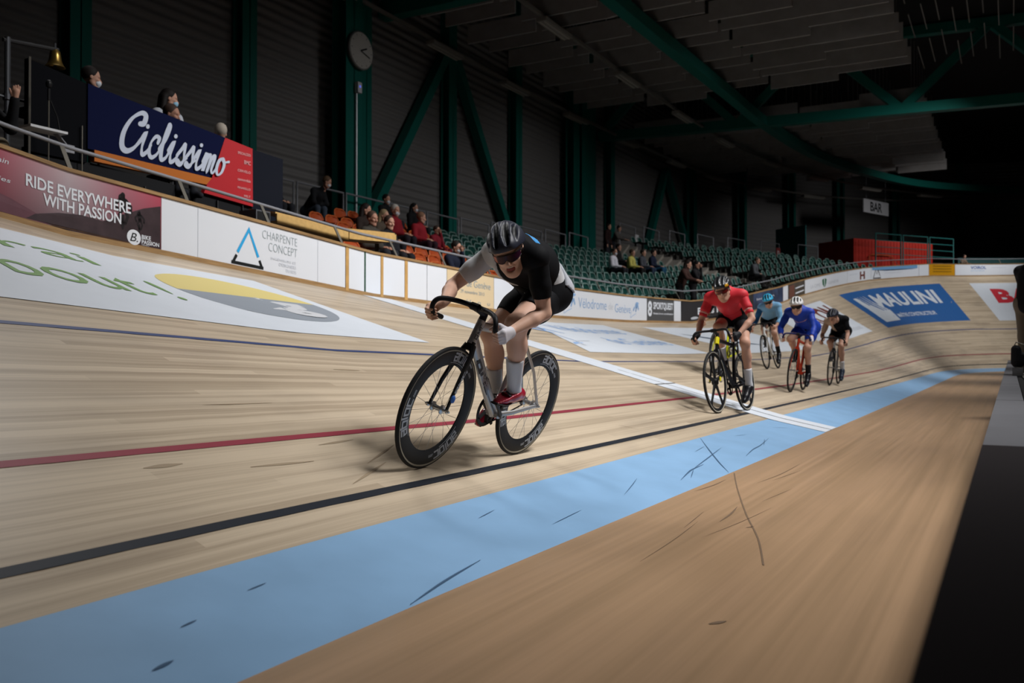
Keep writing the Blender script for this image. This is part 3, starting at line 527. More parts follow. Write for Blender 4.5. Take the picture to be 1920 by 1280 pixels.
# pale aisle steps
mb = MB()
for i in range(9):
    for (s0, s1) in ((26.3, 27.3),):
        a = row_pt(s0, i); b = row_pt(s1, i); n_, t_, T_ = SN(26.8); V = []
        for q in (a, b):
            for d, dz in ((-.4, -.2), (-.4, .1), (.0, .1), (.0, .22), (.42, .22), (.42, -.2)): V.append(q + n_ * d + np.array((0, 0, dz)))
        mb.add(V, [(j, 6 + j, 6 + (j + 1) % 6, (j + 1) % 6) for j in range(6)] + [(0, 1, 2, 3, 4, 5), (11, 10, 9, 8, 7, 6)])
tag(mb.obj('stair_flight', M_CONCL), 'pale concrete aisle steps cutting through the green seats', 'stairs', kind='structure')
# seats
M_SEATG = mat('dark_green_seat_plastic', '#123c36', .32); M_SEATO = mat('orange_seat_plastic', '#b8532a', .38); M_RIMG = mat('green_seat_rim_highlight', '#78938d', .3); M_RIMO = mat('orange_seat_rim_highlight', '#cf6c3c', .35); M_LEG = mat('seat_bracket_steel', '#34332f', .5, .5)  # rim colours lighter than the shells paint in edge highlights
def seat_mb():
    mb = MB(); cs = [(-.22, .335, .2), (-.14, .315, .225), (.02, .30, .235), (.12, .31, .235), (.18, .36, .24), (.21, .43, .24), (.232, .51, .225), (.245, .57, .18), (.25, .60, .10)]
    V = []
    for y, zz, hw in cs:
        for u in (-1, -.6, 0, .6, 1): V.append((u * hw, y - (.03 * (u * u) if zz > .42 else 0), zz + (.03 * u * u if zz <= .42 else 0)))
    n = len(cs); F = [(i * 5 + j, i * 5 + j + 1, (i + 1) * 5 + j + 1, (i + 1) * 5 + j) for i in range(n - 1) for j in range(4)]
    V2 = [(x, y + .022, zz - .022) for x, y, zz in V]; b = len(V)
    mb.add(V + V2, F + [tuple(b + q for q in f[::-1]) for f in F])
    edge = [V[i * 5] for i in range(n)] + [V[(n - 1) * 5 + j] for j in (1, 2, 3)] + [V[i * 5 + 4] for i in range(n - 1, -1, -1)]
    mb.tube(edge[3:-3], .02, 5, 1)
    mb.beam((0, .08, .0), (0, .08, .30), .05, .05, mi=2); mb.box((-.12, -.05, -.0), (.12, .2, .015), 2)
    return mb
sg0 = seat_mb().obj('stadium_seat', [M_SEATG, M_RIMG, M_LEG], smooth=40); so0 = seat_mb().obj('stadium_seat', [M_SEATO, M_RIMO, M_LEG], smooth=40)
RN = ['front', 'second', 'third', 'fourth', 'fifth', 'sixth', 'seventh', 'eighth', 'back']
cand = []
OCC = []      # seats taken away where spectators stand at the rail
for i in range(9):
    s = 1.2 if i < 3 else 3.0
    if i >= 5: s = 5.6
    while s < 37.5:
        if not (26.1 < s < 27.5):
            orange = s < 6.6 + .6 * i
            q = row_pt(s, i); d = np.linalg.norm(q - np.array(CAMP))
            if not (i == 0 and (15.9 < s < 17.6 or 0 < s < 2.2)) and not (i > 6 and s < 8): cand.append((d, s, i, orange, q))
        R_ = .56
        s += R_
cand.sort(key=lambda c: c[0])
used = {}; og = [c for c in cand if c[3]]; gg = [c for c in cand if not c[3]]
def put_seat(c, first):
    d, s, i, orange, q = c
    src = so0 if orange else sg0
    o = src if not first[0] else src.copy()
    if first[0]: COL.objects.link(o)
    first[0] = True; o.location = q; o.rotation_euler = (0, 0, SN(s)[2])
    if orange: lab = 'orange plastic stadium seat in the %s row of the stand' % RN[i]; g = 'orange seats, %s row' % RN[i]
    else:
        side = 'left of' if s < 26.3 else 'right of'; lab = 'dark green plastic stadium seat in the %s row, %s the pale aisle steps' % (RN[i], side); g = 'green seats, %s row, %s the aisle' % (RN[i], side)
    tag(o, lab, 'seat', g)
fo = [False]; fg = [False]
for c in og: put_seat(c, fo)
for c in gg[:300]: put_seat(c, fg)
rest = MB(); sm = seat_mb(); SV = np.array(sm.v)
for d, s, i, orange, q in gg[300:]:
    T = SN(s)[2]; R3 = np.array([[math.cos(T), -math.sin(T), 0], [math.sin(T), math.cos(T), 0], [0, 0, 1]]); b = len(rest.v); rest.v += [tuple(p) for p in SV @ R3.T + q]; rest.f += [tuple(x + b for x in f) for f in sm.f]; rest.m += sm.m; rest.uv += sm.uv
tag(rest.obj('distant_seats', [M_SEATG, M_RIMG, M_LEG], smooth=40), 'mass of dark green seats in the far end of the stand', 'seat', kind='stuff')
# guard rail frames at the back of the stand
def frame_panel(s, zc, off, lab, grp, wdt=1.85, h=1.15):
    p = S(s, W, 0, off) * np.array((1, 1, 0)) + np.array((0, 0, zc)); o = empty('guard_rail_panel', tuple(p), SN(s)[2]); tag(o, lab, 'railing', grp)
    mb = MB(); mb.tube([(-wdt / 2, 0, 0), (-wdt / 2, 0, h), (wdt / 2, 0, h), (wdt / 2, 0, 0)], .03, 6); mb.obj('frame', M_RAIL, o)
M_MESHI = mat('smoked_infill_panel', '#2b2f2e', .4)
s = 4.2
while s < 25.6: frame_panel(s, zb(s) + .02, 7.95, 'grey tubular guard rail frame behind the back row, left of the aisle steps', 'guard rail frames left of the aisle'); s += 1.98
s = 28.3
while s < 41: frame_panel(s, zb(s) + .02, 7.95, 'grey tubular guard rail frame behind the back row, right of the aisle steps', 'guard rail frames right of the aisle'); s += 1.98
def sign(nm, p, rz, wdt, h, m, lab, cat='sign', th=.03):
    o = empty(nm, p, rz); tag(o, lab, cat); mb = MB(); mb.box((-wdt / 2, -th / 2, -h / 2), (wdt / 2, th / 2, h / 2)); mb.obj('panel', m, o); return o
def on_face(o, VF, m, y=-.02, nm='lettering'):
    V, F = VF; mb = MB(); mb.add([(a, y, b) for a, b in V], F); return mb.obj(nm, m, o)
M_SIGNW = mat('off_white_sign', '#c9c9cc', .5); M_SIGNR = mat('dull_red_sign', '#8a3a3a', .5)
q = S(12.6, W, 0, 7.9); o = sign('exit_sign', (q[0], q[1], zb(12.6) + .72), 0, .5, .75, M_SIGNR, 'small dull red upright sign at the back rail behind the leading rider'); on_face(o, fit2d(text2d('C', 1, bold=.03), -.13, .13, -.22, .22), M_SIGNW)
q = S(29.0, W, 0, 7.9); o = sign('notice', (q[0], q[1], zb(29) + .55), SN(29)[2], .42, .5, M_SIGNW, 'small white pointed notice on a guard rail frame right of the aisle'); on_face(o, strokes2d([[(-.1, 0), (0, .1), (.1, 0)]], .02), M_BGREY)
q = S(38.6, W, 0, 7.9); o = sign('section_sign', (q[0], q[1], zb(38) + .6), SN(38)[2], .42, .62, M_SIGNR, 'small dull red sign with letter D by the far guard rail'); on_face(o, fit2d(text2d('D', 1, bold=.03), -.1, .1, -.15, .15), M_SIGNW)
o = sign('bar_sign', (52.4, 5.2, 10.15), -.38, 3.1, .86, mat('grey_white_sign', '#b4b4b8', .5), 'white hanging sign with dark capitals BAR high on the far wall', th=.06); on_face(o, fit2d(text2d('BAR', 1, bold=.02), -.75, .7, -.3, .3), M_TXTK, -.035)
mb = MB(); mb.tube([(-1.2, 0, .43), (-1.2, 0, 3.9)], .012, 5); mb.tube([(1.2, 0, .43), (1.2, 0, 3.9)], .012, 5); mb.obj('hanger', M_RAIL, o)
# clock and camera box on the wide column
o = empty('wall_clock', (10.15, 13.95, 9.42)); tag(o, 'large round white clock on the wide teal column', 'clock')
mb = MB(); mb.lathe([(0, 0.06), (.5, .06), (.55, .03), (.55, -.03), (.52, -.05), (0.5, -.04)], (0, 0, 0), (0, 1, 0), 40); mb.obj('rim', mat('clock_rim', '#6a6a68', .4), o, 30)
mb = MB(); mb.disc((0, -.045, 0), (0, -1, 0), .51, 40); mb.obj('face', mat('clock_face', '#b0afaa', .5), o)
mb = MB(); mb.add([(x, -.055, y_) for x, y_ in strokes2d([[(-.04, -.02), (.36, -.13)]], .035)[0]], strokes2d([[(-.04, -.02), (.36, -.13)]], .035)[1]); mb.obj('minute_hand', M_TXTK, o)
v_, f_ = strokes2d([[(-.03, -.01), (.22, .1)]], .045); mb = MB(); mb.add([(x, -.06, y_) for x, y_ in v_], f_); mb.obj('hour_hand', M_TXTK, o)
v_, f_ = merge2d(*[strokes2d([[(.42 * math.cos(a), .42 * math.sin(a)), (.47 * math.cos(a), .47 * math.sin(a))]], .022, cap=False) for a in np.arange(12) * PI / 6]); mb = MB(); mb.add([(x, -.05, y_) for x, y_ in v_], f_); mb.obj('hour_marks', M_BGREY, o)
o = empty('sensor_box', (10.06, 13.95, 8.33)); tag(o, 'small pale box with a blue light at the top of the conduit', 'sensor box'); mb = MB(); mb.box((-.09, -.06, -.15), (.09, .06, .15)); mb.obj('case', M_SIGNW, o)
me = mat('blue_indicator', '#3040ff', .4); me.node_tree.nodes['Principled BSDF'].inputs['Emission Color'].default_value = (.15, .2, 1, 1); me.node_tree.nodes['Principled BSDF'].inputs['Emission Strength'].default_value = .6
mb = MB(); mb.box((-.025, -.075, .0), (.025, -.06, .05)); mb.obj('indicator_light', me, o)
# ================================================================ judges' box with the navy banner
YB = 6.8; jb = empty('judges_box', (0, YB, 2.4)); tag(jb, "dark judges' box behind the boards with a navy and red banner", 'booth')
M_NAVY = mat('navy_banner', '#0a1134', .7, spec=.06); M_BRED = mat('red_banner', '#b32028', .5); M_ORG = mat('orange_banner', '#b8661c', .5); M_JB = mat('black_booth_panel', '#0c0d11', .8, spec=.06); M_JB2 = mat('dark_blue_grey_panel', '#191c25', .8, spec=.06)
def jq(x, zz, y=0.0): return (x, y, zz - 2.4)
def slab(nm, pts, m, y0, y1):
    mb = MB(); n = len(pts); mb.add([jq(a, b, y0) for a, b in pts] + [jq(a, b, y1) for a, b in pts], [tuple(range(n)), tuple(range(2 * n - 1, n - 1, -1))] + [(i, n + i, n + (i + 1) % n, (i + 1) % n) for i in range(n)]); return mb.obj(nm, m, jb)
slab('side_panel', [(-4.61, 2.9), (-3.9, 2.9), (-3.9, 3.80), (-4.61, 3.89)], M_JB, 0, .06)
slab('navy_banner', [(-3.9, 3.06), (-2.07, 3.03), (-1.84, 3.61), (-3.9, 3.80)], M_NAVY, -.02, .05)
slab('orange_strip', [(-3.82, 2.93), (-2.165, 2.93), (-2.08, 3.03), (-3.82, 3.06)], M_ORG, -.03, .05)
slab('red_banner', [(-2.2, 2.82), (-1.33, 2.76), (-1.34, 3.56), (-1.84, 3.61)], M_BRED, -.02, .05)
slab('end_panel', [(-1.33, 2.5), (-.72, 2.5), (-.72, 3.53), (-1.33, 3.56)], M_JB2, 0, .06)
slab('base_panel', [(-4.61, 2.2), (-1.33, 2.2), (-1.33, 2.8), (-4.61, 2.95)], mat('black_skirt', '#101114', .8), .03, .1)
mb = MB()
for x0 in (-4.2, -3.1, -1.95, -1.5, -2.6): mb.box((x0, .0, .0), (x0 + .012, .028, .36))
mb.obj('skirt_seams', mat('skirt_seam', '#3a3a3c', .6), jb)
mb = MB(); mb.box((-4.6, .3, .15), (-.75, 1.7, .2)); mb.obj('deck', M_JB, jb)
mb = MB(); mb.box((-4.6, .06, .95), (-.8, .45, .985)); mb.obj('counter', M_JB, jb)
mb = MB(); mb.tube([jq(-4.61, 2.6, -.03), jq(-4.61, 3.9, -.03)], .014, 6); mb.tube([jq(-3.98, 2.7, -.03), jq(-3.98, 3.3, -.03)], .008, 5); mb.obj('corner_strip', M_RPOST, jb)
# hand lettered script
def script():
    L = []
    def gl(pts, dx, ws=None, n=7):
        p = smooth_poly(pts, n); m_ = len(p); wv = [.165 * (ws or 1) * (.62 + .5 * abs(math.sin(PI * (i / m_) * 2 + .6))) for i in range(m_)]; L.append((p + np.array((dx, 0)), wv))
    gl([(.78, 1.22), (.98, 1.3), (.98, 1.62), (.72, 1.66), (.32, 1.3), (.08, .7), (.14, .18), (.42, .02), (.75, .2), (1.02, .6)], 0, 1.35)
    def i_(dx): gl([(0, .5), (.2, .92), (.17, .35), (.27, .04), (.48, .2), (.6, .5)], dx); L.append((np.array([(dx + .22, 1.22)]), .1))
    def c_(dx): gl([(.42, .68), (.44, .9), (.24, .92), (.06, .6), (.08, .18), (.26, .02), (.48, .18), (.6, .45)], dx)
    def l_(dx): gl([(0, .45), (.22, 1.0), (.3, 1.55), (.2, 1.6), (.14, 1.1), (.13, .4), (.24, .04), (.44, .16), (.56, .45)], dx, 1.1)
    def s_(dx): gl([(0, .4), (.22, .8), (.32, 1.0), (.38, .6), (.42, .25), (.3, .02), (.1, .08), (.1, .2), (.3, .12), (.56, .4)], dx)
    def m_(dx): gl([(0, .45), (.14, .92), (.13, .03), (.24, .7), (.36, .92), (.4, .7), (.38, .03), (.48, .7), (.62, .92), (.66, .7), (.62, .2), (.74, .03), (.9, .3)], dx)
    def o_(dx): gl([(.3, .92), (.1, .75), (.06, .3), (.22, .02), (.42, .2), (.46, .65), (.3, .92), (.4, .75), (.7, .85)], dx)
    i_(.98); c_(1.5); l_(2.06); i_(2.55); s_(3.08); s_(3.58); i_(4.08); m_(4.6); o_(5.46)
    V, F = strokes2d(L, .12); V[:, 0] += .3 * V[:, 1]; return V, F
V, F = script(); lo = V.min(0); hi = V.max(0); U_ = (V - lo) / (hi - lo)
# the word climbs and shrinks a little along the banner
xs = -3.49 + U_[:, 0] * (-1.78 + 3.49); h = .60 - .12 * U_[:, 0]; zs = 3.10 + .0 * U_[:, 0] + U_[:, 1] * h - .05 * U_[:, 0]
mb = MB(); mb.add([(a, -.026 - i_ * 1.5e-5, b - 2.4) for i_, (a, b) in enumerate(zip(xs, zs))], F); mb.obj('lettering', mat('banner_white_print', '#c3cbdc', .5), jb)
pk = mat('pale_red_print', '#d99a9c', .5)
for t_, zz, h_ in (('SPECIALIZED', 3.44, .035), ('BMC', 3.32, .055), ('CERVELO', 3.2, .035), ('cannondale', 3.08, .04), ('PINARELLO', 2.97, .03), ('FELT', 2.87, .03)):
    V, F = fit2d(text2d(t_, 1, bold=.02), -1.62 if len(t_) > 4 else -1.5, -1.38, zz, zz + h_); mb = MB(); mb.add([(a, -.026, b - 2.4) for a, b in V], F); mb.obj('lettering', pk, jb)
# scaffold pole, arm and bell
M_SCAF = mat('dull_scaffold_tube', '#56585c', .45, .6); M_BRASS = mat('old_brass', '#a98a4a', .3, .9)
o = empty('bell_post', (-4.74, 6.95, 2.4)); tag(o, 'grey scaffold post with a side arm left of the judges box', 'post')
mb = MB(); mb.tube([(0, 0, -.2), (0, 0, 1.7)], .03, 10); mb.obj('upright', M_SCAF, o); mb = MB(); mb.tube([(-.05, 0, 1.66), (.6, .02, 1.74)], .022, 8); mb.obj('arm', mat('dark_arm', '#2a2a2c', .6), o); mb = MB(); mb.lathe([(.03, -.03), (.045, -.03), (.045, .03), (.03, .03)], (0, 0, 1.06), (0, 0, 1), 12); mb.tube([(-.5, 0, 1.06), (.25, 0, 1.06)], .014, 6); mb.obj('clamp', M_SCAF, o)
o = empty('bell', (-4.17, 6.98, 3.94)); tag(o, 'brass lap bell hanging from the scaffold arm', 'bell')
mb = MB(); mb.lathe([(.0, .2), (.03, .2), (.052, .175), (.06, .13), (.068, .07), (.085, .03), (.108, .0), (.104, -.004), (.08, .02), (.06, .06), (.05, .15), (0, .18)], (0, 0, 0), (0, 0, 1), 28); mb.obj('dome', M_BRASS, o, 40); mb = MB(); mb.tube([(0, 0, .2), (0, 0, .24), (.0, 0, .27)], .012, 6); mb.obj('hanger', M_SCAF, o); mb = MB(); mb.ball((0, 0, .01), .02, 8, 6); mb.tube([(0, 0, .02), (0, 0, .15)], .005, 5); mb.obj('clapper', M_SCAF, o)
# microphone on a stand
M_BLK = mat('black_plastic', '#141416', .5)
o = empty('microphone', (-4.57, 6.5, 3.05)); tag(o, 'black foam headed microphone on a thin stand by the judges box', 'microphone'); mb = MB(); mb.tube([(0, 0, -.5), (0, 0, .4)], .008, 6); mb.obj('stand', M_RPOST, o); mb = MB(); mb.tube([(0, 0, .36), (0, 0, .48)], .016, 8); mb.obj('body', M_BLK, o); mb = MB(); mb.ball((0, 0, .53), (.035, .035, .045), 12, 8); mb.obj('foam_head', M_BLK, o); mb = MB(); mb.tube([(.02, 0, .36), (.1, 0, .2), (.16, 0, -.1)], .008, 5); mb.obj('cable', M_BLK, o)
o = empty('rail_tray', (-4.92, 6.0, 2.965)); tag(o, 'pale metal tray fixed on the handrail in front of the starter', 'tray'); mb = MB(); mb.box((-.2, -.03, -.012), (.2, .16, .012)); mb.obj('top', M_SIGNW, o); mb = MB(); mb.beam((.12, .05, -.01), (.27, .1, -.1), .05, .012); mb.box((.22, .06, -.17), (.34, .09, -.09)); mb.obj('bracket', M_RAIL, o)
o = empty('equipment_case', tuple(S(-2.75, W, HB + .05, .35))); tag(o, 'low silver equipment case lying behind the boards under the orange strip', 'case'); mb = MB(); mb.box((-.36, 0, 0), (.32, .25, .06)); mb.obj('body', mat('silver_case', '#9b9a9c', .3, .5), o); mb = MB(); mb.ball((-.36, .02, .07), .03, 8, 6); mb.obj('latch', M_RAIL, o); mb = MB(); mb.box((-.3, .01, .06), (.25, .22, .075)); mb.obj('lid', M_BLK, o)
# wooden judges' desk behind the handrail
M_DESK = wood_mat('desk_timber', '#b08a52', '#d6b27a', .5, vs=6, ss=3, planks=False); M_DESKE = mat('desk_edge_timber', '#c9a467', .5, noise=.1, nscale=14)
for x0, x1, z0, z1, lab in ((-1.58, -.1, 2.52, 2.45, 'long timber desk plank behind the rail above the triangle emblem board'), (-.08, 1.08, 2.47, 2.54, 'timber desk plank behind the rail in front of the seated officials')):
    o = empty('judges_desk', (x0, 6.1, 2.4)); tag(o, lab, 'desk'); L_ = x1 - x0
    def dk(nm, pts, m):
        mb = MB(); n = len(pts); mb.add([(0, y, a - 2.4 + z0 - 2.52) for y, a in pts] + [(L_, y, a - 2.4 + z1 - 2.52) for y, a in pts], [tuple(range(n))[::-1], tuple(range(n, 2 * n))] + [(i, (i + 1) % n, n + (i + 1) % n, n + i) for i in range(n)]); return mb.obj(nm, m, o)
    dk('front_board', [(0, 2.46), (.025, 2.46), (.025, 2.585), (0, 2.585)], M_DESKE); dk('writing_top', [(.03, 2.585), (.5, 2.66), (.5, 2.685), (.03, 2.61)], M_DESKE); dk('shelf', [(.03, 2.47), (.45, 2.47), (.45, 2.49), (.03, 2.49)], M_DESKE)
    for x in (.1, L_ - .1): mb = MB(); mb.beam((x, .3, -.35), (x, .3, .07), .05, .05); mb.obj('leg', M_RPOST, o)
o = empty('monitor', (-1.72, 6.2, 2.42)); tag(o, 'small grey framed box monitor at the left end of the timber desk', 'monitor'); mb = MB(); mb.box((-.14, 0, 0), (.12, .3, .19)); mb.obj('case', mat('monitor_grey', '#5a5b5f', .5), o); mb = MB(); mb.box((-.12, -.006, .02), (.1, .0, .17)); mb.obj('screen', M_BLK, o)
for x in (.18, .47): 
    o = empty('white_chair', (x, 6.66, 1.85)); tag(o, 'white plastic chair back under the timber desk, %s' % ('beside the first post' if x < .3 else 'nearest the seated man'), 'chair'); mb = MB(); mb.box((-.11, 0, .0), (.11, .03, .02)); mb.lathe([(0, -.015), (.13, -.015), (.14, 0), (.13, .015), (0, .015)], (0, .02, .42), (0, 1, 0), 20); mb.obj('backrest', M_SIGNW, o, 40); mb = MB(); mb.box((-.13, -.0, .2), (.13, .3, .24)); mb.obj('seat', M_SIGNW, o); [(mb_.beam((q_, .02, 0), (q_, .02, .4), .03, .03), mb_.obj('leg', M_RPOST, o)) for q_, mb_ in ((-.1, MB()), (.1, MB()))]
# ================================================================ far bend: red container, gates, teal wall
M_CRED = mat('red_container_paint', '#a8261a', .5, noise=.08, nscale=2); M_CRED2 = M_CRED
A = np.array((41.0, 4.3)); B = np.array((45.9, .75)); d = (B - A) / np.linalg.norm(B - A); nrm = np.array((-d[1], d[0])); nrm = nrm if nrm[0] > 0 else -nrm; L_ = float(np.linalg.norm(B - A))
o = empty('red_container', (A[0] + nrm[0] * .9, A[1] + nrm[1] * .9, 5.0), math.atan2(d[1], d[0])); tag(o, 'large red box container behind the boards on the far bend', 'container')
mb = MB(); mb.box((0, 0, 0), (L_, 2.6, 1.95)); mb.obj('body', M_CRED, o); mb = MB()
for q in np.arange(.12, L_, .24): mb.box((q, -.02, .06), (q + .1, 0, 1.89))
mb.obj('ribs', M_CRED, o)
mb = MB(); mb.tube([(1.0, -.12, .3), (1.0, -.12, 1.0), (1.2, -.12, 1.1), (2.6, -.12, 1.1), (2.8, -.12, 1.0), (2.8, -.12, .3)], .03, 6); mb.obj('hoop', mat('orange_hoop', '#a8502a', .5), o)
M_TGATE = mat('teal_gate_tube', '#2a6a68', .45)
for i in range(3):
    p = A + d * (L_ / 3 * i + .06) - nrm * .55; g_ = empty('access_gate', (p[0], p[1], 5.0), math.atan2(d[1], d[0])); tag(g_, ('teal tubular gate in front of the red container, nearest the green seats', 'middle teal tubular gate in front of the red container', 'teal tubular gate at the right end of the red container')[i], 'gate'); w_ = L_ / 3 - .16
    mb = MB(); mb.tube([(0, 0, 0), (0, 0, 2.05), (w_, 0, 2.05), (w_, 0, 0)], .04, 6); mb.obj('frame', M_TGATE, g_); mb = MB()
    for zz in (1.0, 1.35, 1.7): mb.tube([(0, 0, zz), (w_, 0, zz)], .02, 5)
    mb.obj('bars', M_TGATE, g_)
mb = MB(); mb.beam((46.6, .2, 4.6), (52.0, -9, 4.6), .1, 3.0); tag(mb.obj('wall_far', mat('dark_teal_wall', '#123b3c', .6)), 'dark teal low wall behind the boards at the far right', 'wall', kind='structure')
mb = MB(); mb.beam((46.2, 10.2, 6.9), (45.0, 8.2, 6.9), .08, 2.8); tag(mb.obj('wall_stair', mat('bright_teal_panel', '#1a6a6a', .5)), 'teal panel wall left of the red container', 'wall', kind='structure')
# ================================================================ infield kerb on the right
M_KERB = mat('grey_kerb_capping', '#6c6c70', .5, noise=.06, nscale=3); M_CARP = mat('dark_infield_carpet', '#1d1719', .9); M_PLAT = mat('black_platform_side', '#141314', .8)
ZK = .45
mb = MB(); mb.box((-16, -9, -.3), (40, -2.47, ZK - .02)); tag(mb.obj('floor_infield', M_PLAT), 'dark raised infield platform', 'floor', kind='structure')
for i, (x0, x1) in enumerate(((-7.35, -4.2), (-4.18, -.9), (-.88, 2.3), (2.32, 6), (6.02, 12), (12.02, 20), (20.02, 30))):
    mb = MB(); mb.box((x0, -2.46, -.2), (x1, YK, ZK)); o = mb.obj('kerb_segment', M_KERB); tag(o, 'grey kerb capping of the infield edge, %s segment from the camera' % ('first', 'second', 'third', 'fourth', 'fifth', 'sixth', 'seventh')[i], 'kerb')
mb = MB(); mb.box((-16, -9.0, ZK - .02), (-7.36, YK, ZK + .002)); mb.box((-16, -2.46, -.2), (-7.36, YK - .01, ZK - .02)); tag(mb.obj('infield_carpet', M_CARP), 'dark carpet edge of the infield at the right front', 'carpet')
mb = MB(); mb.box((1.6, -4.2, ZK - .02), (9, -2.52, ZK + .0)); tag(mb.obj('platform_step', mat('grey_step', '#55534f', .7)), 'grey step under the standing man at the right edge', 'step')
# ================================================================ smooth bodies (distance field -> mesh)
def V3(*a): return np.array(a, float)
class Field:
    def __init__(s, lo, hi, h):
        s.lo = np.array(lo, float); s.h = h; s.n = np.maximum(4, np.ceil((np.array(hi, float) - s.lo) / h).astype(int) + 1); s.F = np.full(s.n, .25, np.float32)
    def _sl(s, lo, hi):
        a = np.clip(np.floor((lo - s.lo) / s.h).astype(int), 0, s.n - 1); b = np.clip(np.ceil((hi - s.lo) / s.h).astype(int) + 1, 1, s.n)
        if np.any(b <= a): return None, None
        g = [s.lo[i] + s.h * np.arange(a[i], b[i]) for i in range(3)]
        return tuple(slice(a[i], b[i]) for i in range(3)), np.stack(np.meshgrid(*g, indexing='ij'), -1)
    def _d(s, pr, X):
        if pr[0] == 'c':
            a, b, ra, rb = pr[1:5]; ab = b - a; t = np.clip(((X - a) @ ab) / max(1e-12, ab @ ab), 0, 1); return np.linalg.norm(X - a - t[..., None] * ab, axis=-1) - (ra + (rb - ra) * t)
        c, r, R = pr[1:4]; q = (X - c) @ R if R is not None else X - c; k0 = np.linalg.norm(q / r, axis=-1); k1 = np.linalg.norm(q / (r * r), axis=-1); return k0 * (k0 - 1) / np.maximum(k1, 1e-9)
    def add(s, pr, k=.02, sub=False):
        if pr[0] == 'c': m = max(pr[3], pr[4]); lo = np.minimum(pr[1], pr[2]) - m; hi = np.maximum(pr[1], pr[2]) + m
        else: m = max(pr[2]); lo = pr[1] - m; hi = pr[1] + m
        e = k + 3 * s.h; sl, X = s._sl(lo - e, hi + e)
        if sl is None: return s
        d = s._d(pr, X); f = s.F[sl]
        if sub: d = -d; h = np.maximum(k - abs(f - d), 0) / k; s.F[sl] = np.maximum(f, d) + h * h * k / 4
        else: h = np.maximum(k - abs(f - d), 0) / k; s.F[sl] = np.minimum(f, d) - h * h * k / 4
        return s
    def cut(s, p, n):
        """remove everything on the side n points to"""
        n = np.array(n, float); n /= np.linalg.norm(n); g = [s.lo[i] + s.h * np.arange(s.n[i]) for i in range(3)]; d = (g[0] - p[0])[:, None, None] * n[0] + (g[1] - p[1])[None, :, None] * n[1] + (g[2] - p[2])[None, None, :] * n[2]
        s.F = np.maximum(s.F, d.astype(np.float32)); return s
    def mesh(s):
        F = s.F; F[0] = F[-1] = .1; F[:, 0] = F[:, -1] = .1; F[:, :, 0] = F[:, :, -1] = .1
        I = F < 0; nx, ny, nz = [q - 1 for q in F.shape]; acc = np.zeros((nx, ny, nz, 3), np.float32); cnt = np.zeros((nx, ny, nz), np.float32); quads = []
        idx = np.arange(nx * ny * nz).reshape(nx, ny, nz)
        for ax in range(3):
            A = np.moveaxis(F, ax, 0); B = np.moveaxis(I, ax, 0); cr = np.argwhere(B[:-1, 1:-1, 1:-1] != B[1:, 1:-1, 1:-1])
            if not len(cr): continue
            i, j, k = cr[:, 0], cr[:, 1] + 1, cr[:, 2] + 1; f0 = A[i, j, k]; f1 = A[i + 1, j, k]; t = f0 / (f0 - f1)
            # order of the other two axes keeps a right-handed frame
            o1, o2 = (1, 2) if ax == 0 else ((0, 2) if ax == 1 else (0, 1)); P = np.zeros((len(i), 3), np.float32); P[:, ax] = i + t; P[:, o1] = j; P[:, o2] = k
            cells = []
            for dj, dk in ((-1, -1), (0, -1), (0, 0), (-1, 0)):
                C = np.zeros((len(i), 3), int); C[:, ax] = i; C[:, o1] = j + dj; C[:, o2] = k + dk; np.add.at(acc, (C[:, 0], C[:, 1], C[:, 2]), P); np.add.at(cnt, (C[:, 0], C[:, 1], C[:, 2]), 1); cells.append(idx[C[:, 0], C[:, 1], C[:, 2]])
            Q = np.stack(cells, 1); ins = B[i, j, k]
            if ax == 1: ins = ~ins
            Q[~ins] = Q[~ins][:, ::-1]; quads.append(Q)
        pass
        if not quads: return np.zeros((0, 3)), np.zeros((0, 4), int)
        Q = np.concatenate(quads); u, inv = np.unique(Q, return_inverse=True); V = (acc.reshape(-1, 3)[u] / cnt.reshape(-1)[u][:, None]) * s.h + s.lo
        return V.astype(float), inv.reshape(Q.shape)
def cap(a, b, ra, rb=None): return ('c', np.array(a, float), np.array(b, float), ra, ra if rb is None else rb)
def ell(c, r, R=None): return ('e', np.array(c, float), np.array(r, float), R)
def bounds(prs, m):
    lo = np.full(3, 1e9); hi = -lo
    for p in prs:
        if p[0] == 'c': r = max(p[3], p[4]); lo = np.minimum(lo, np.minimum(p[1], p[2]) - r); hi = np.maximum(hi, np.maximum(p[1], p[2]) + r)
        else: r = max(p[2]); lo = np.minimum(lo, p[1] - r); hi = np.maximum(hi, p[1] + r)
    return lo - m, hi + m
def grow(pr, d): return ('c', pr[1], pr[2], pr[3] + d, pr[4] + d) if pr[0] == 'c' else ('e', pr[1], pr[2] + d, pr[3])
def body(prs, h, k=.02, cuts=(), subs=(), infl=0.0, lo=None, hi=None):
    prs = [(p if isinstance(p, tuple) and isinstance(p[0], str) else p[0], k if isinstance(p[0], str) else p[1]) for p in prs]
    prs = [(grow(p, infl) if infl else p, kk) for p, kk in prs]
    a, b = bounds([p for p, _ in prs], 3 * h); F = Field(a, b, h)
    for p, kk in prs: F.add(p, kk)
    for p, kk in subs: F.add(p, kk, True)
    for c, n in cuts: F.cut(c, n)
    return F.mesh()
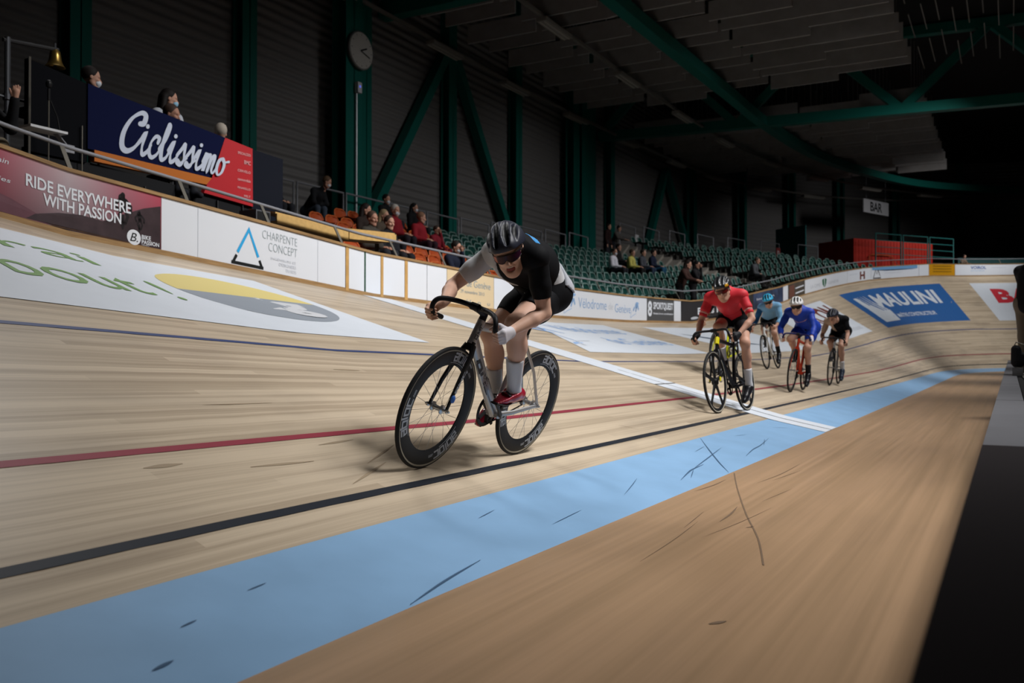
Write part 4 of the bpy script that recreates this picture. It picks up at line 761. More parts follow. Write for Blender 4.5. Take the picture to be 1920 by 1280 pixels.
def mesh_obj(name, parts, mats, parent=None, mi=None, mw=None, angle=True, pm=None):
    """parts: list of (V, F); mi: function of face centres -> material index"""
    V = np.concatenate([p[0] for p in parts]); F = []; b = 0
    for v, f in parts: F += [tuple(int(i) + b for i in q) for q in f]; b += len(v)
    me = bpy.data.meshes.new(name); me.from_pydata([tuple(p) for p in V], [], F)
    for m in (mats if isinstance(mats, (list, tuple)) else [mats]): me.materials.append(m)
    if mi is not None: C = np.array([V[list(q)].mean(0) for q in F]); me.polygons.foreach_set('material_index', np.asarray(mi(C)).astype(int))
    if pm is not None: me.polygons.foreach_set('material_index', np.concatenate([np.full(len(p[1]), k) for p, k in zip(parts, pm)]))
    me.update(); smooth_mesh(me, angle); o = bpy.data.objects.new(name, me); COL.objects.link(o)
    if parent: o.parent = parent
    elif mw is not None: o.matrix_world = mw
    return o
def nz(v): v = np.array(v, float); return v / max(1e-9, np.linalg.norm(v))
def lerp(a, b, t): return a + (b - a) * t
# ================================================================ bicycle
R_W = .338
M_CARB = mat('black_carbon', '#131416', .5); M_TYRE = mat('black_tyre', '#1b1b1c', .7); M_TANW = mat('tan_sidewall', '#8c8474', .7); M_STEEL = mat('bright_steel', '#b8b8b8', .3, .85); M_CHAIN = mat('dark_chain', '#2a2624', .45, .6); M_SPOKE = mat('steel_spoke', '#8f9094', .35, .7); M_RIMDECAL = mat('grey_rim_print', '#a3a7ad', .45); M_TAPE = mat('black_bar_tape', '#141417', .6); M_SIL = mat('silver_frame_paint', '#a6a6a6', .32, .55); M_SHADOWG = mat('dark_grey_frame_print', '#4b4a4b', .45); M_PALEW = mat('pale_tyre_wall', '#b9b2a2', .65)
def polar(r0, hub, sgn, yoff, ang0, wid):
    """letters laid round a rim: x -> clockwise angle as seen from the left, y -> radius"""
    def f(V):
        a = ang0 - V[:, 0] / .275; r = r0 + V[:, 1]; return np.stack([hub[0] - np.cos(a) * r, np.full(len(V), yoff), hub[2] + np.sin(a) * r], -1)
    return f
def abloc():
    w_ = .0105; L = []
    def bl(x, pts): L.append([(x + a * .034, b * .040 - .003) for a, b in pts])
    bl(0, [(.1, 1), (1, 1), (1, 0), (.1, 0), (.1, .52), (1, .52)]); bl(.047, [(0, 1.3), (0, 0), (1, 0), (1, .95), (0, .95)]); bl(.096, [(0, 1.3), (0, 0)]); bl(.113, [(0, 0), (0, .95), (1, .95), (1, 0), (0, 0)]); bl(.161, [(1.1, .95), (0, .95), (0, 0), (1.1, 0)])
    V, F = strokes2d([smooth_poly(p, 5) * 0 + smooth_lin(p, 5) for p in L], w_, cap=False); u, f2 = strokes2d([smooth_lin([(-.022, -.015), (.15, -.015)], 10)], 
        .0035, cap=False); t_, f3 = fit2d(text2d('.com', 1, bold=.02), .206, .246, .0, .015)
    return merge2d((V, F), (u, f2), (t_, f3))
def smooth_lin(p, n):
    P = np.array(p, float); return np.concatenate([np.linspace(P[i], P[i + 1], n, endpoint=False) for i in range(len(P) - 1)] + [P[-1:]])
def wheel(parent, cx, kind, mw=None, hi=True):
    """wheel standing in the xz plane at x=cx"""
    hub = (cx, 0, R_W); st = parent; seg = 72 if hi else 40
    def put(mb, nm, m, par, sm=40):
        o = mb.obj(nm, m, par, sm); return o
    tw_ = .0125
    mb = MB(); prof = [(R_W - tw_ + tw_ * math.cos(t), tw_ * math.sin(t)) for t in np.linspace(0, 2 * PI, 13)[:-1]]; mb.lathe(prof, hub, (0, 1, 0), seg, closed=True); w0 = put(mb, 'wheel', M_TYRE, parent)
    rin = {'deep': .238, 'spoked': .300, 'five': .285, 'shallow': .31}[kind]
    if kind == 'deep' or kind == 'five':
        for sg in (-1, 1):
            mb = MB(); mb.lathe([(.3155, sg * .0098), (.3235, sg * .0122)], hub, (0, 1, 0), seg); put(mb, 'tyre_wall', M_TANW if kind == 'deep' else M_PALEW, w0)
    mb = MB(); hw = .011; mb.lathe([(.322, -hw * .8), (.305, -hw), (rin + .02, -hw * .8), (rin, -.003), (rin, .003), (rin + .02, hw * .8), (.305, hw), (.322, hw * .8)], hub, (0, 1, 0), seg); put(mb, 'rim', M_CARB, w0)
    if kind == 'five':
        mb = MB()
        for i in range(5):
            a = 2 * PI * i / 5 + .3; d = np.array((math.cos(a), 0, math.sin(a))); mb.tube([np.array(hub) + d * .02, np.array(hub) + d * .1, np.array(hub) + d * .22, np.array(hub) + d * .3], [(.014, .035), (.011, .024), (.009, .021), (.009, .034)], 8, side=(0, 1, 0))
        mb.lathe([(0, -.03), (.03, -.03), (.045, 0), (.03, .03), (0, .03)], hub, (0, 1, 0), 20); put(mb, 'blade_spokes', M_CARB, w0)
    else:
        mb = MB(); n = 20 if kind == 'deep' else 18
        for i in range(n):
            a = 2 * PI * i / n; sg = 1 if i % 2 else -1; off = .9 * (1 if (i // 2) % 2 else -1) * (.5); ha = a + off * 1.5
            p = np.array(hub) + np.array((math.cos(ha) * .022, sg * .028, math.sin(ha) * .022)); q = np.array(hub) + np.array((math.cos(a) * (rin + .004), sg * .002, math.sin(a) * (rin + .004))); mb.tube([p, q], .0011 if hi else .0016, 4)
        put(mb, 'spokes', M_SPOKE, w0)
        mb = MB(); mb.lathe([(0, -.05), (.006, -.05), (.008, -.036), (.026, -.032), (.026, -.026), (.014, -.022), (.013, .022), (.026, .026), (.026, .032), (.008, .036), (.006, .05), (0, .05)], hub, (0, 1, 0), 20); put(mb, 'hub', M_STEEL, w0)
    if kind == 'deep':
        V, F = abloc()
        for ang in (64, 184, 304):
            for yy in (.0112,):
                a0 = math.radians(ang) + .115 / .275; X = polar(.268, hub, 1, yy, a0, 0)(V)
                # sit on the slightly curved wall of the rim
                rr = np.hypot(X[:, 0] - hub[0], X[:, 2] - hub[2]); X[:, 1] = np.interp(rr, [rin, rin + .02, .305, .322], [.003, hw * .8, hw, hw * .8]) + .0012
                mb = MB(); mb.add(X, F); mb.obj('rim_lettering', M_RIMDECAL, w0)
    return w0
def rot_about(o, p, ax, ang):
    o.matrix_local = Matrix.Translation(Vector(p)) @ Matrix.Rotation(ang, 4, Vector(ax)) @ Matrix.Translation(-Vector(p)) @ o.matrix_local
def bicycle(mw, lab, st, crank, steer=0.0, hi=False):
    B = empty('track_bicycle', mw=mw); tag(B, lab, 'bicycle')
    fm = st['frame']; A = V3(0, 0, R_W); BB = V3(.385, 0, .287); ST = V3(.262, 0, .762); HL = V3(.812, 0, .705); HT = V3(.774, 0, .826); FA = V3(.965, 0, R_W)
    ts = 12 if hi else 8; y = (0, 1, 0); k = st.get('slim', 1.0)
    mb = MB(); mb.tube([HL + V3(-.01, 0, .015), lerp(HL, BB, .5), BB], [(.019 * k, .034 * k), (.019 * k, .034 * k), (.024 * k, .036 * k)], ts, side=y); mb.tube([HT + V3(.002, 0, -.03), ST + V3(.0, 0, -.01)], [(.017 * k, .026 * k), (.014 * k, .02 * k)], ts, side=y)
    mb.tube([BB, lerp(BB, ST, .5), ST], [(.02 * k, .028 * k), (.016 * k, .03 * k), (.016 * k, .026 * k)], ts, side=y); mb.tube([HL - V3(-.003, 0, .012), HT], [(.021 * k, .028 * k), (.021 * k, .026 * k)], ts, side=y)
    for sg in (-1, 1):
        mb.tube([BB + V3(-.02, sg * .03, .0), BB + V3(-.12, sg * .048, .012), A + V3(.03, sg * .056, -.004), A + V3(-.02, sg * .056, 0)], [(.011, .017), (.01, .015), (.009, .012), (.006, .014)], 8, side=y)
        mb.tube([lerp(ST, BB, .12) + V3(-.01, sg * .02, 0), lerp(ST, A, .5) + V3(0, sg * .045, 0), A + V3(0, sg * .056, .01)], [(.009, .012), (.007, .011), (.007, .012)], 8, side=y)
    mb.lathe([(0, -.042), (.024, -.042), (.024, .042), (0, .042)], BB, (0, 1, 0), 18); F_ = mb.obj('frame', fm, B, 40)
    if st.get('headcol'):
        mb = MB(); mb.tube([HL + V3(-.001, 0, .045), HT - V3(0, 0, .004)], [(.0245, .032), (.0245, .03)], ts, side=y); o = mb.obj('head_tube_band', st['headcol'], B, 40); o['label'] = 'yellow head tube'
    # fork
    ax = V3(-math.cos(math.radians(74)), 0, math.sin(math.radians(74))); CR = HL - ax * .02
    fk = MB()
    for sg in (-1, 1): fk.tube([CR + V3(.0, sg * .018, .0), CR + V3(.022, sg * .036, -.05), lerp(CR, FA, .6) + V3(.012, sg * .05, 0), FA + V3(0, sg * .056, 0)], [(.016, .022), (.012, .02), (.009, .016), (.007, .012)], 8, side=y)
    fk.lathe([(0, -.03), (.024, -.03), (.024, .02), (0, .02)], CR, ax, 14)
    fo = fk.obj('fork', st.get('fork', M_CARB), B, 40); fw = wheel(B, .965, st['wf'], hi=hi); rw = wheel(B, 0, st['wr'], hi=hi)
    bits = [fo, fw]
    if st.get('tips'):
        mb = MB()
        for sg in (-1, 1): mb.tube([lerp(CR, FA, .86) + V3(.006, sg * .056, 0), FA + V3(0, sg * .06, 0)], [(.011, .018), (.009, .015)], 8, side=y)
        o = mb.obj('fork_tip', st['tips'], fo, 40); o['label'] = 'yellow fork tips'
    if hi:
        mb = MB(); mb.ball(tuple(lerp(CR, FA, .8) + V3(.012, .066, 0)), (.016, .012, .022), 10, 8); o = mb.obj('timing_chip', mat('blue_chip', '#3a6ab8', .45), fo, True); o['label'] = 'blue timing chip'
    # spacer, stem, bar
    CL = V3(.880, 0, .896); S0 = HT + ax * .035
    mb = MB(); mb.tube([HT, HT + ax * .05], [.021, .019], 12); mb.tube([S0, lerp(S0, CL, .5), CL], [(.018, .02), (.016, .018), (.02, .022)], 10, side=y); mb.lathe([(0, -.024), (.021, -.024), (.021, .024), (0, .024)], CL, (0, 1, 0), 14); stem = mb.obj('stem', M_TAPE, B, 40); bits.append(stem)
    bw = st.get('barw', .205); mb = MB()
    half = [(0, .0, 0), (.002, .06, .001), (.02, .10, .001), (.05, .145, -.002), (.076, .178, -.012), (.088, .196, -.035), (.086, .203, -.065), (.064, .205, -.092), (.03, .205, -.105), (-.035, .206, -.118)]
    P = [CL + V3(a, b * bw / .205, c) for a, b, c in half]; left = smooth_poly(P, 4); right = left * np.array((1, -1, 1)); mb.tube(np.concatenate([right[::-1], left[1:]]), [.0135 if abs(p[1]) > .03 else .0158 for p in np.concatenate([right[::-1], left[1:]])], 10); hb = mb.obj('handlebar', st.get('bar', M_TAPE), B, 40); bits.append(hb)
    if hi:
        V, F = text2d('3T', .016, 'LEFT'); 
        mb = MB(); mb.add([CL + V3(.022, .05 + q[0], q[1] * .0 + .002) * 1 + V3(0, 0, q[1] - .006) for q in V], F); bits.append(mb.obj('bar_lettering', M_RIMDECAL, hb)); bits.pop()
    for o in bits:
        if steer: rot_about(o, HL, ax, steer)
    # saddle and post
    SP = ST + nz(ST - BB) * .19
    mb = MB(); mb.tube([ST - nz(ST - BB) * .03, SP], [(.012, .018), (.012, .016)], 10, side=y); mb.obj('seat_post', st.get('post', M_CARB), B, 40)
    sd = SP + V3(0, 0, .025); v_, f_ = body([cap(sd + V3(.14, 0, .0), sd + V3(.02, 0, .005), .018, .028), cap(sd + V3(.02, 0, .005), sd + V3(-.11, .045, .012), .026, .026), cap(sd + V3(.02, 0, .005), sd + V3(-.11, -.045, .012), .026, .026)], .009, .02, cuts=[((0, 0, sd[2] - .012), (0, 0, -1))]); mesh_obj('saddle', [(v_, f_)], M_TAPE, B)
    # drive train on the right
    yc = -.046; mb = MB(); mb.lathe([(.088, -.003), (.095, -.0025), (.098, 0), (.095, .0025), (.088, .003), (.078, .003), (.078, -.003)], BB + V3(0, yc, 0), (0, 1, 0), 40, closed=True)
    for i in range(5): a = 2 * PI * i / 5 + math.radians(crank); mb.beam(BB + V3(0, yc, 0), BB + V3(math.cos(a) * .084, yc, math.sin(a) * .084), .006, .02, up=(0, 1, 0))
    mb.obj('chainring', st.get('ring', M_CARB), B, 40); mb = MB(); mb.lathe([(.0, -.004), (.03, -.004), (.032, 0), (.03, .004), (0, .004)], A + V3(0, yc, 0), (0, 1, 0), 18); mb.obj('sprocket', M_CHAIN, B)
    th = math.asin((.097 - .031) / np.linalg.norm(BB - A)); base = math.atan2(BB[2] - A[2], BB[0] - A[0]); pts = []
    for t in np.linspace(-PI / 2 - th, PI / 2 + th, 18): pts.append(BB + V3(math.cos(base + t) * .097, yc, math.sin(base + t) * .097))
    for t in np.linspace(PI / 2 + th, 3 * PI / 2 - th, 10): pts.append(A + V3(math.cos(base + t) * .031, yc, math.sin(base + t) * .031))
    mb = MB(); mb.tube(pts, [(.0035, .005)] * len(pts), 6, side=y, closed=True); mb.obj('chain', M_CHAIN, B)
    c = math.radians(crank); PED = {}
    for sd_, sg, a in (('L', 1, c), ('R', -1, c + PI)):
        e = BB + V3(math.cos(a) * .168, sg * .072, math.sin(a) * .168); mb = MB(); mb.tube([BB + V3(0, sg * .05, 0), lerp(BB, e, .5) + V3(0, sg * .03, 0), e], [(.009, .016), (.007, .013), (.007, .012)], 8, side=y); mb.obj('crank_arm', M_CARB if not st.get('crank') else st['crank'], B, 40)
        pp = e + V3(0, sg * .046, 0); mb = MB(); mb.tube([e, pp], .006, 6); mb.box(tuple(pp + V3(-.035, -.026, -.008)), tuple(pp + V3(.035, .026, .008))); mb.obj('pedal', M_CHAIN, B); PED[sd_] = pp
    # track nuts / chain tug
    mb = MB()
    for X in (A, FA):
        for sg in (-1, 1): mb.lathe([(0, 0), (.011, 0), (.011, .012), (.006, .014), (.006, .022), (0, .022)], X + V3(0, sg * .058, 0), (0, sg, 0), 10)
    mb.obj('axle_nuts', M_STEEL, B)
    if st.get('lettering'):
        # block letters on the head tube and down tube, left side
        def glyphs(w_):
            return strokes2d([smooth_lin(p, 3) for p in ([(0, 0), (0, 1), (.7, 1), (.6, .52), (0, .52), (.6, .5), (.75, 0), (0, 0)], [(1.0, 0), (1.0, 1), (1.4, .45), (1.8, 1), (1.8, 0)], [(2.75, .9), (2.1, .95), (2.1, .05), (2.75, .1)])], w_, cap=False)
        for P0, P1, hgt, a0, a1, yy, par in ((HL, HT, .036, .16, .84, .0225 * k, F_), (HL, BB, .05, .24, .68, .0205 * k, F_)):
            V, F = glyphs(.24); d = P1 - P0; L_ = np.linalg.norm(d); d = d / L_; n_ = np.cross(d, V3(0, 1, 0)); V = V / np.array((2.75, 1)); X = [P0 + d * L_ * (a0 + (a1 - a0) * q[0]) - n_ * ((q[1] - .5) * hgt) + V3(0, yy - abs(q[1] - .5) * .012, 0) for q in V]
            mb = MB(); mb.add(X, F); mb.obj('frame_lettering', M_SHADOWG, par)
        V, F = glyphs(.22); V = V / np.array((2.75, 1)); P0 = lerp(FA, CR, .3) + V3(.012, .0, 0); P1 = lerp(FA, CR, .62) + V3(.012, 0, 0); d = P1 - P0; L_ = np.linalg.norm(d); d /= L_; n_ = np.cross(d, V3(0, 1, 0)); X = [P0 + d * L_ * q[0] - n_ * (q[1] - .5) * .018 + V3(0, .0625 - .004 * q[0], 0) for q in V]; mb = MB(); mb.add(X, F); o = mb.obj('fork_lettering', M_RIMDECAL, fo)
    return B, PED
# ================================================================ rider
SKIN = mat('fair_skin', '#d9ae97', .55); SKIN2 = mat('ruddy_skin', '#c79a84', .55); M_HAIRB = mat('fair_hair', '#b59468', .6); M_HAIRD = mat('dark_hair', '#1d1714', .6); M_MOUTH = mat('mouth_dark', '#8a4038', .5); M_TEETH = mat('teeth', '#d8d0c4', .4)
def hand(hd, wr, sgn, axis, br=.0145, glove=False, h=.0032):
    """fist closed round a bar through hd; axis points to the index finger side"""
    a = nz(axis); w_ = hd - wr; w_ = nz(w_ - a * (w_ @ a)); o = nz(np.cross(a, w_)); o = o if o[1] * sgn > 0 else -o; P = []; G = []
    for i in range(4):
        t = hd + a * (.030 - .0195 * i); sz = (.0095, .0098, .0092, .0080)[i]; ln = (1, 1.06, 1, .88)[i]
        k = t + o * .030 + w_ * .004; m1 = t + o * .021 + w_ * (.032 * ln); m2 = t - o * .006 + w_ * (.034 * ln); tip = t - o * .025 + w_ * (.012 * ln)
        P += [(cap(k, m1, sz * 1.1, sz), .006), (cap(m1, m2, sz, sz * .95), .004), (cap(m2, tip, sz * .95, sz * .82), .004)]; G += [(cap(k, lerp(k, m1, .9), sz * 1.1, sz), .006)]
        base = wr + a * (.012 - .008 * i) + o * .006; P.append((cap(base, k, .015, .0125), .012)); G.append((cap(lerp(base, k, .0), k, .0155, .0125), .012))
    P.append((cap(wr - w_ * .03, wr + w_ * .01, .024, .023), .02))
    th0 = wr + a * .022 + w_ * .02 + o * .0; th1 = hd + a * .046 - w_ * .012 - o * .004; th2 = hd + a * .05 + w_ * .018 - o * .014; th3 = hd + a * .046 + w_ * .036 - o * .022
    P += [(cap(th0, th1, .016, .0125), .012), (cap(th1, th2, .0118, .0105), .004), (cap(th2, th3, .0105, .0088), .004)]; G += [(cap(th0, th1, .016, .0128), .012)]
    G.append((cap(wr + w_ * .0, wr + w_ * .02, .026, .024), .012))
    return body(P, h, .006), (body(G, h, .006, infl=.0022) if glove else None)
def head_mesh(c, f, u, h=.0045, mouth=.0, ears=True):
    """c head centre, f forward, u up"""
    f = nz(f); u = nz(u - f * (u @ f)); l = np.cross(u, f); R = np.stack([f, l, u], 1); X = lambda a, b, d: c + f * a + l * b + u * d
    E = lambda p, r: ell(X(*p), r, R)
    P = [(E((-.012, 0, .028), (.098, .076, .098)), .02), (E((.026, 0, -.045), (.062, .058, .074)), .03), (cap(X(.060, .0, -.098), X(.066, 0, -.1), .026), .03), (cap(X(.02, .046, -.075), X(.062, .016, -.1), .02, .02), .03), (cap(X(.02, -.046, -.075), X(.062, -.016, -.1), .02, .02), .03),
         (cap(X(.068, .03, .028), X(.068, -.03, .028), .02), .02), (cap(X(.084, 0, .012), X(.113, 0, -.028), .009, .0135), .012), (cap(X(.096, .012, -.034), X(.096, -.012, -.034), .0085), .008), (E((.066, .036, -.022), (.024, .024, .02)), .02), (E((.066, -.036, -.022), (.024, .024, .02)), .02),
         (cap(X(.086, .016, -.056), X(.086, -.016, -.056), .0085), .01), (cap(X(.08 - .01 * mouth, .013, -.074 - .016 * mouth), X(.08 - .01 * mouth, -.013, -.074 - .016 * mouth), .009), .01)]
    if ears: P += [(E((-.008, .077, -.008), (.018, .008, .03)), .008), (E((-.008, -.077, -.008), (.018, .008, .03)), .008)]
    subs = [(E((.09, .03, .006), (.018, .017, .011)), .012), (E((.09, -.03, .006), (.018, .017, .011)), .012)]
    if mouth: subs += [(E((.094, .0, -.070), (.026, .026, .0135 * mouth)), .008), (cap(X(.098, .018, -.060), X(.098, -.018, -.060), .006), .008)]
    else: subs.append((E((.095, 0, -.065), (.012, .024, .0025)), .004))
    return body(P, h, .015, subs=subs), X, R
def rider(mw, lab, J, st, crank, PED, hi=False, hf=None, hu=None):
    h = .008 if hi else .013; J = {k: np.array(v, float) for k, v in J.items()}
    hipm = (J['hipL'] + J['hipR']) / 2; shm = (J['shoL'] + J['shoR']) / 2; nk = J['neck']; bk = st.get('scale', 1.0)
    axis = nz(shm - hipm); lat = nz(J['shoL'] - J['shoR']); up = nz(np.cross(axis, lat)); up = up if up[2] > 0 else -up
    mid = lerp(hipm, shm, .55) + up * .045; tor = [(cap(J['hipL'] - axis * .0, lerp(J['hipL'], mid, .6), .105, .1), .05), (cap(J['hipR'], lerp(J['hipR'], mid, .6), .105, .1), .05), (cap(hipm + up * .0 - axis * .02, mid, .10, .125), .05),
        (cap(mid, shm + up * .02, .128, .105), .05), (cap(lerp(mid, shm, .3) - up * .02, shm - up * .03 - axis * .02, .12, .10), .04), (cap(J['shoL'] - lat * .03, J['shoR'] + lat * .03, .063, .063), .05), (cap(shm, J['shoL'], .078, .056), .04), (cap(shm, J['shoR'], .078, .056), .04)]
    neck = [(cap(shm + up * .03, nk, .07, .062), .04), (cap(nk, lerp(nk, J['head'], .75), .060, .056), .03)]
    arms = {}; legs = {}; lm = st.get('limb', .92)
    for s_ in 'LR':
        sh, el, wr, hi_, kn, an = [J[n + s_] for n in ('sho', 'elb', 'wri', 'hip', 'kne', 'ank')]; sg = 1 if s_ == 'L' else -1
        arms[s_] = [(cap(sh, lerp(sh, el, .5), .053 * lm, .049 * lm), .03), (cap(lerp(sh, el, .5), el, .049 * lm, .037 * lm), .02), (cap(el, lerp(el, wr, .35), .038 * lm, .040 * lm), .015), (cap(lerp(el, wr, .35), wr, .040 * lm, .025), .015)]
        q = nz(kn - hi_); bend = nz(np.cross(np.cross(nz(an - kn), q), q)) if np.linalg.norm(np.cross(nz(an - kn), q)) > .1 else V3(1, 0, 0); calf = nz(an - kn); back = nz(np.cross(calf, V3(0, 1, 0))); back = back if back[0] < 0 else -back
        legs[s_] = [(cap(hi_, lerp(hi_, kn, .45), .097 * lm, .086 * lm), .05), (cap(lerp(hi_, kn, .45), kn, .086 * lm, .057 * lm), .03), (ell(kn, (.058 * lm,) * 3), .02), (cap(kn, lerp(kn, an, .35) + back * .016, .052 * lm, .056 * lm), .03), (cap(lerp(kn, an, .3) + back * .016, an, .054 * lm, .036 * lm), .02), (cap(an, an + calf * .03, .034, .034), .02)]
    allp = [(grow(p, -.014), k_) for p, k_ in tor] + neck + arms['L'] + arms['R'] + [(grow(p, -.012), k_) for s_ in 'LR' for p, k_ in legs[s_][:1]] + legs['L'][1:] + legs['R'][1:]
    parts = [body(allp, h, .03)]; hf = V3(1, 0, -.3) if hf is None else hf; hu = V3(0, 0, 1) if hu is None else hu; hh = .0045 if hi else .008
    hm, X, R = head_mesh(J['head'], hf, hu, hh, mouth=st.get('mouth', 0)); nh = len(hm[0]); parts.append(hm); gl = []
    for s_ in 'LR':
        sg = 1 if s_ == 'L' else -1; hm_, g_ = hand(J['hd' + s_], J['wri' + s_], sg, st.get('haxis', (.6, 0, .75)), glove=st.get('glove') is not None, h=.0034 if hi else .006); parts.append(hm_); gl.append(g_)
    f, l, u = R[:, 0], R[:, 1], R[:, 2]; c0 = J['head']
    root = mesh_obj('person', parts, [st.get('skin', SKIN)], mw=mw); tag(root, lab, 'person')
    if st.get('mouth'):
        E = lambda p, r: (ell(c0 + f * p[0] + l * p[1] + u * p[2], r, R), .004)
        mesh_obj('open_mouth', [body([E((.072, 0, -.070), (.017, .027, .018))], .003, .004)], M_MOUTH, root)
        mb = MB(); mb.tube([c0 + f * q[0] + l * q[1] + u * -.0575 for q in [(.080, -.019), (.086, -.01), (.0875, 0), (.086, .01), (.080, .019)]], [(.004, .005)] * 5, 8, side=u); mb.obj('upper_teeth', M_TEETH, root, True)
    # --- shorts
    ci = .007; sl = st.get('short', .62); P = [tor[0], tor[1], tor[2]] + [q for s_ in 'LR' for q in legs[s_][:2]]
    def cloth(nm, P, m, cuts, infl=ci, mi=None, kk=.03): return mesh_obj(nm, [body(P, h, kk, cuts=cuts, infl=infl)], m, root, mi)
    # legs and hips are cut per side so that one plane does not clip the other thigh
    pieces = []
    wa = lerp(hipm, mid, .8)
    pieces.append(body([tor[0], tor[1], tor[2]] + [legs['L'][0], legs['R'][0]], h, .03, cuts=[(wa, axis)], infl=ci))
    pieces[0] = body([tor[0], tor[1], tor[2], (cap(J['hipL'], lerp(J['hipL'], J['kneL'], .2), .095, .09), .05), (cap(J['hipR'], lerp(J['hipR'], J['kneR'], .2), .095, .09), .05)], h, .03, cuts=[(wa, axis)], infl=ci)
    for s_ in 'LR':
        d = nz(J['kne' + s_] - J['hip' + s_]); pieces.append(body(legs[s_][:2], h, .03, cuts=[(lerp(J['hip' + s_], J['kne' + s_], sl), d)], infl=ci))
    mesh_obj('shorts', pieces, st['shorts'], root, mi=st.get('shorts_mi'))
    # --- jersey: cut panels, each with its own cloth
    hem = (lerp(hipm, mid, st.get('hem', .28)), -axis); LT = np.linalg.norm(shm - hipm); pieces = []; pm = []
    def pl(kind, val, keep):   # a cutting plane in torso terms; keep '<' or '>'
        n = {'a': axis, 's': lat, 'b': up}[kind]; o_ = {'a': hipm, 's': shm, 'b': mid}[kind]; return (o_ + n * val, n if keep == '<' else -n)
    for k_, planes in st.get('panels', [(0, [])]):
        pieces.append(body(tor, h, .03, cuts=[hem] + [pl(t[0], t[1] * (LT if t[0] == 'a' else 1), t[2]) for t in planes], infl=ci + .004)); pm.append(k_)
    sv = st.get('sleeve', .78); sm_ = st.get('sleeve_mats', {})
    for s_ in 'LR':
        sh, el, wr = J['sho' + s_], J['elb' + s_], J['wri' + s_]
        cutp = (lerp(sh, el, sv), nz(el - sh)) if sv <= 1 else (lerp(el, wr, sv - 1), nz(wr - el)); src = arms[s_][:2] if sv <= 1 else arms[s_]; inf = ci if sv <= 1 else ci + .003
        bands = st.get('bands')
        if bands:
            d_ = nz(el - sh); p0 = lerp(sh, el, bands[0]); p1 = lerp(sh, el, bands[1])
            for k_, cs in ((sm_.get(s_, 0), [(p0, d_)]), (bands[2], [(p0, -d_), (p1, d_)]), (sm_.get(s_, 0), [(p1, -d_), cutp])): pieces.append(body(src, h, .02, cuts=cs, infl=inf)); pm.append(k_)
        else: pieces.append(body(src, h, .02, cuts=[cutp], infl=inf)); pm.append(sm_.get(s_, 0))
    pieces.append(body([neck[0]], h, .02, cuts=[(lerp(shm + up * .03, nk, .7), nz(nk - shm))], infl=.006)); pm.append(0)
    mesh_obj('jersey', pieces, st['jersey'], root, pm=pm)
    for nm_, m_, planes, ex in st.get('patches', []):
        mesh_obj(nm_, [body(tor, h, .03, cuts=[pl(t[0], t[1] * (LT if t[0] == 'a' else 1), t[2]) for t in planes], infl=ci + .005 + ex)], m_, root)
    # --- socks and shoes
    for s_ in 'LR':
        kn, an = J['kne' + s_], J['ank' + s_]; cf = nz(an - kn); top = lerp(kn, an, st.get('sock', .62))
        if st.get('socks'): mesh_obj('sock', [body([(cap(lerp(kn, an, .5), an, .0475, .034), .02), (cap(an, an + cf * .03, .035, .034), .02)], h, .02, cuts=[(top, -cf)], infl=.004)], st['socks'], root)
        ball = PED[s_] + V3(0, 0, .03); heel = an + cf * .045 + V3(-.035, 0, 0); fd = nz(ball - heel); hl = ball - fd * .15; sdn = nz(np.cross(np.cross(fd, V3(0, 1, 0)), fd)); nrm = nz(np.cross(V3(0, 1, 0), fd)); nrm = nrm if nrm[2] > 0 else -nrm
        an2 = an + cf * .01
        sv_ = body([(cap(hl + nrm * .014, ball + nrm * .01, .034, .037), .03), (cap(ball + nrm * .008, ball + fd * .07, .036, .026), .02), (cap(hl + nrm * .02 + fd * .02, lerp(an2, ball, .25), .036, .042), .03), (cap(lerp(an2, ball, .1), lerp(hl, ball, .55) + nrm * .025, .040, .036), .03)], .006 if hi else .009, .02, cuts=[(ball - nrm * .027, -nrm), (an2 - cf * .015, -cf)])
        so = mesh_obj('shoe', [sv_], st['shoes'], root)
        mb = MB(); mb.tube([hl - nrm * .022 - fd * .01, lerp(hl, ball, .5) - nrm * .018, ball - nrm * .026, ball + fd * .085 - nrm * .015], [(.03, .008), (.026, .008), (.042, .008), (.026, .007)], 10, side=(0, 1, 0)); mb.obj('sole', M_CARB, so, 40)
        if hi:
            mb = MB(); q = lerp(hl, ball, .62) + nrm * .05 + V3(0, .026 if s_ == 'L' else -.026, -.008); mb.lathe([(0, -.004), (.012, -.004), (.012, .005), (0, .006)], q, V3(0, 1 if s_ == 'L' else -1, .5), 14); mb.obj('dial', M_CARB, so)
            mb = MB(); q2 = lerp(hl, ball, .9) + nrm * .04; mb.tube([q2 + V3(0, -.034, -.012), q2 + V3(0, 0, .004), q2 + V3(0, .034, -.012)], [(.012, .003)] * 3, 6, side=fd); mb.obj('strap', M_CARB, so)
    for i, g_ in enumerate(gl):
        if g_ is not None and 'LR'[i] in st.get('gloves', 'LR'): mesh_obj('glove', [g_], st['glove'], root)
    # --- helmet
    hc = st['helmet']; Xh = lambda a, b, d: c0 + f * a + l * b + u * d
    oc = (-.018, 0, .034); rr = V3(.142, .104, .116)
    sub = []
    n_v = (-.074, -.027, .027, .074)
    for i, b in enumerate(n_v):
        arc = [(math.cos(t), math.sin(t)) for t in np.radians((26, 50, 76, 102) if abs(b) < .05 else (34, 58, 86, 112))]; sc_ = math.sqrt(max(.05, 1 - (b / .104) ** 2))
        pts = [Xh(oc[0] + .146 * ca * sc_, b * (1.05 if True else 1), oc[2] + .12 * sa * sc_) for ca, sa in arc]
        for q in range(3): sub.append((cap(pts[q], pts[q + 1], (.011, .020, .0195, .010)[q], (.011, .020, .0195, .010)[q + 1]), .006))
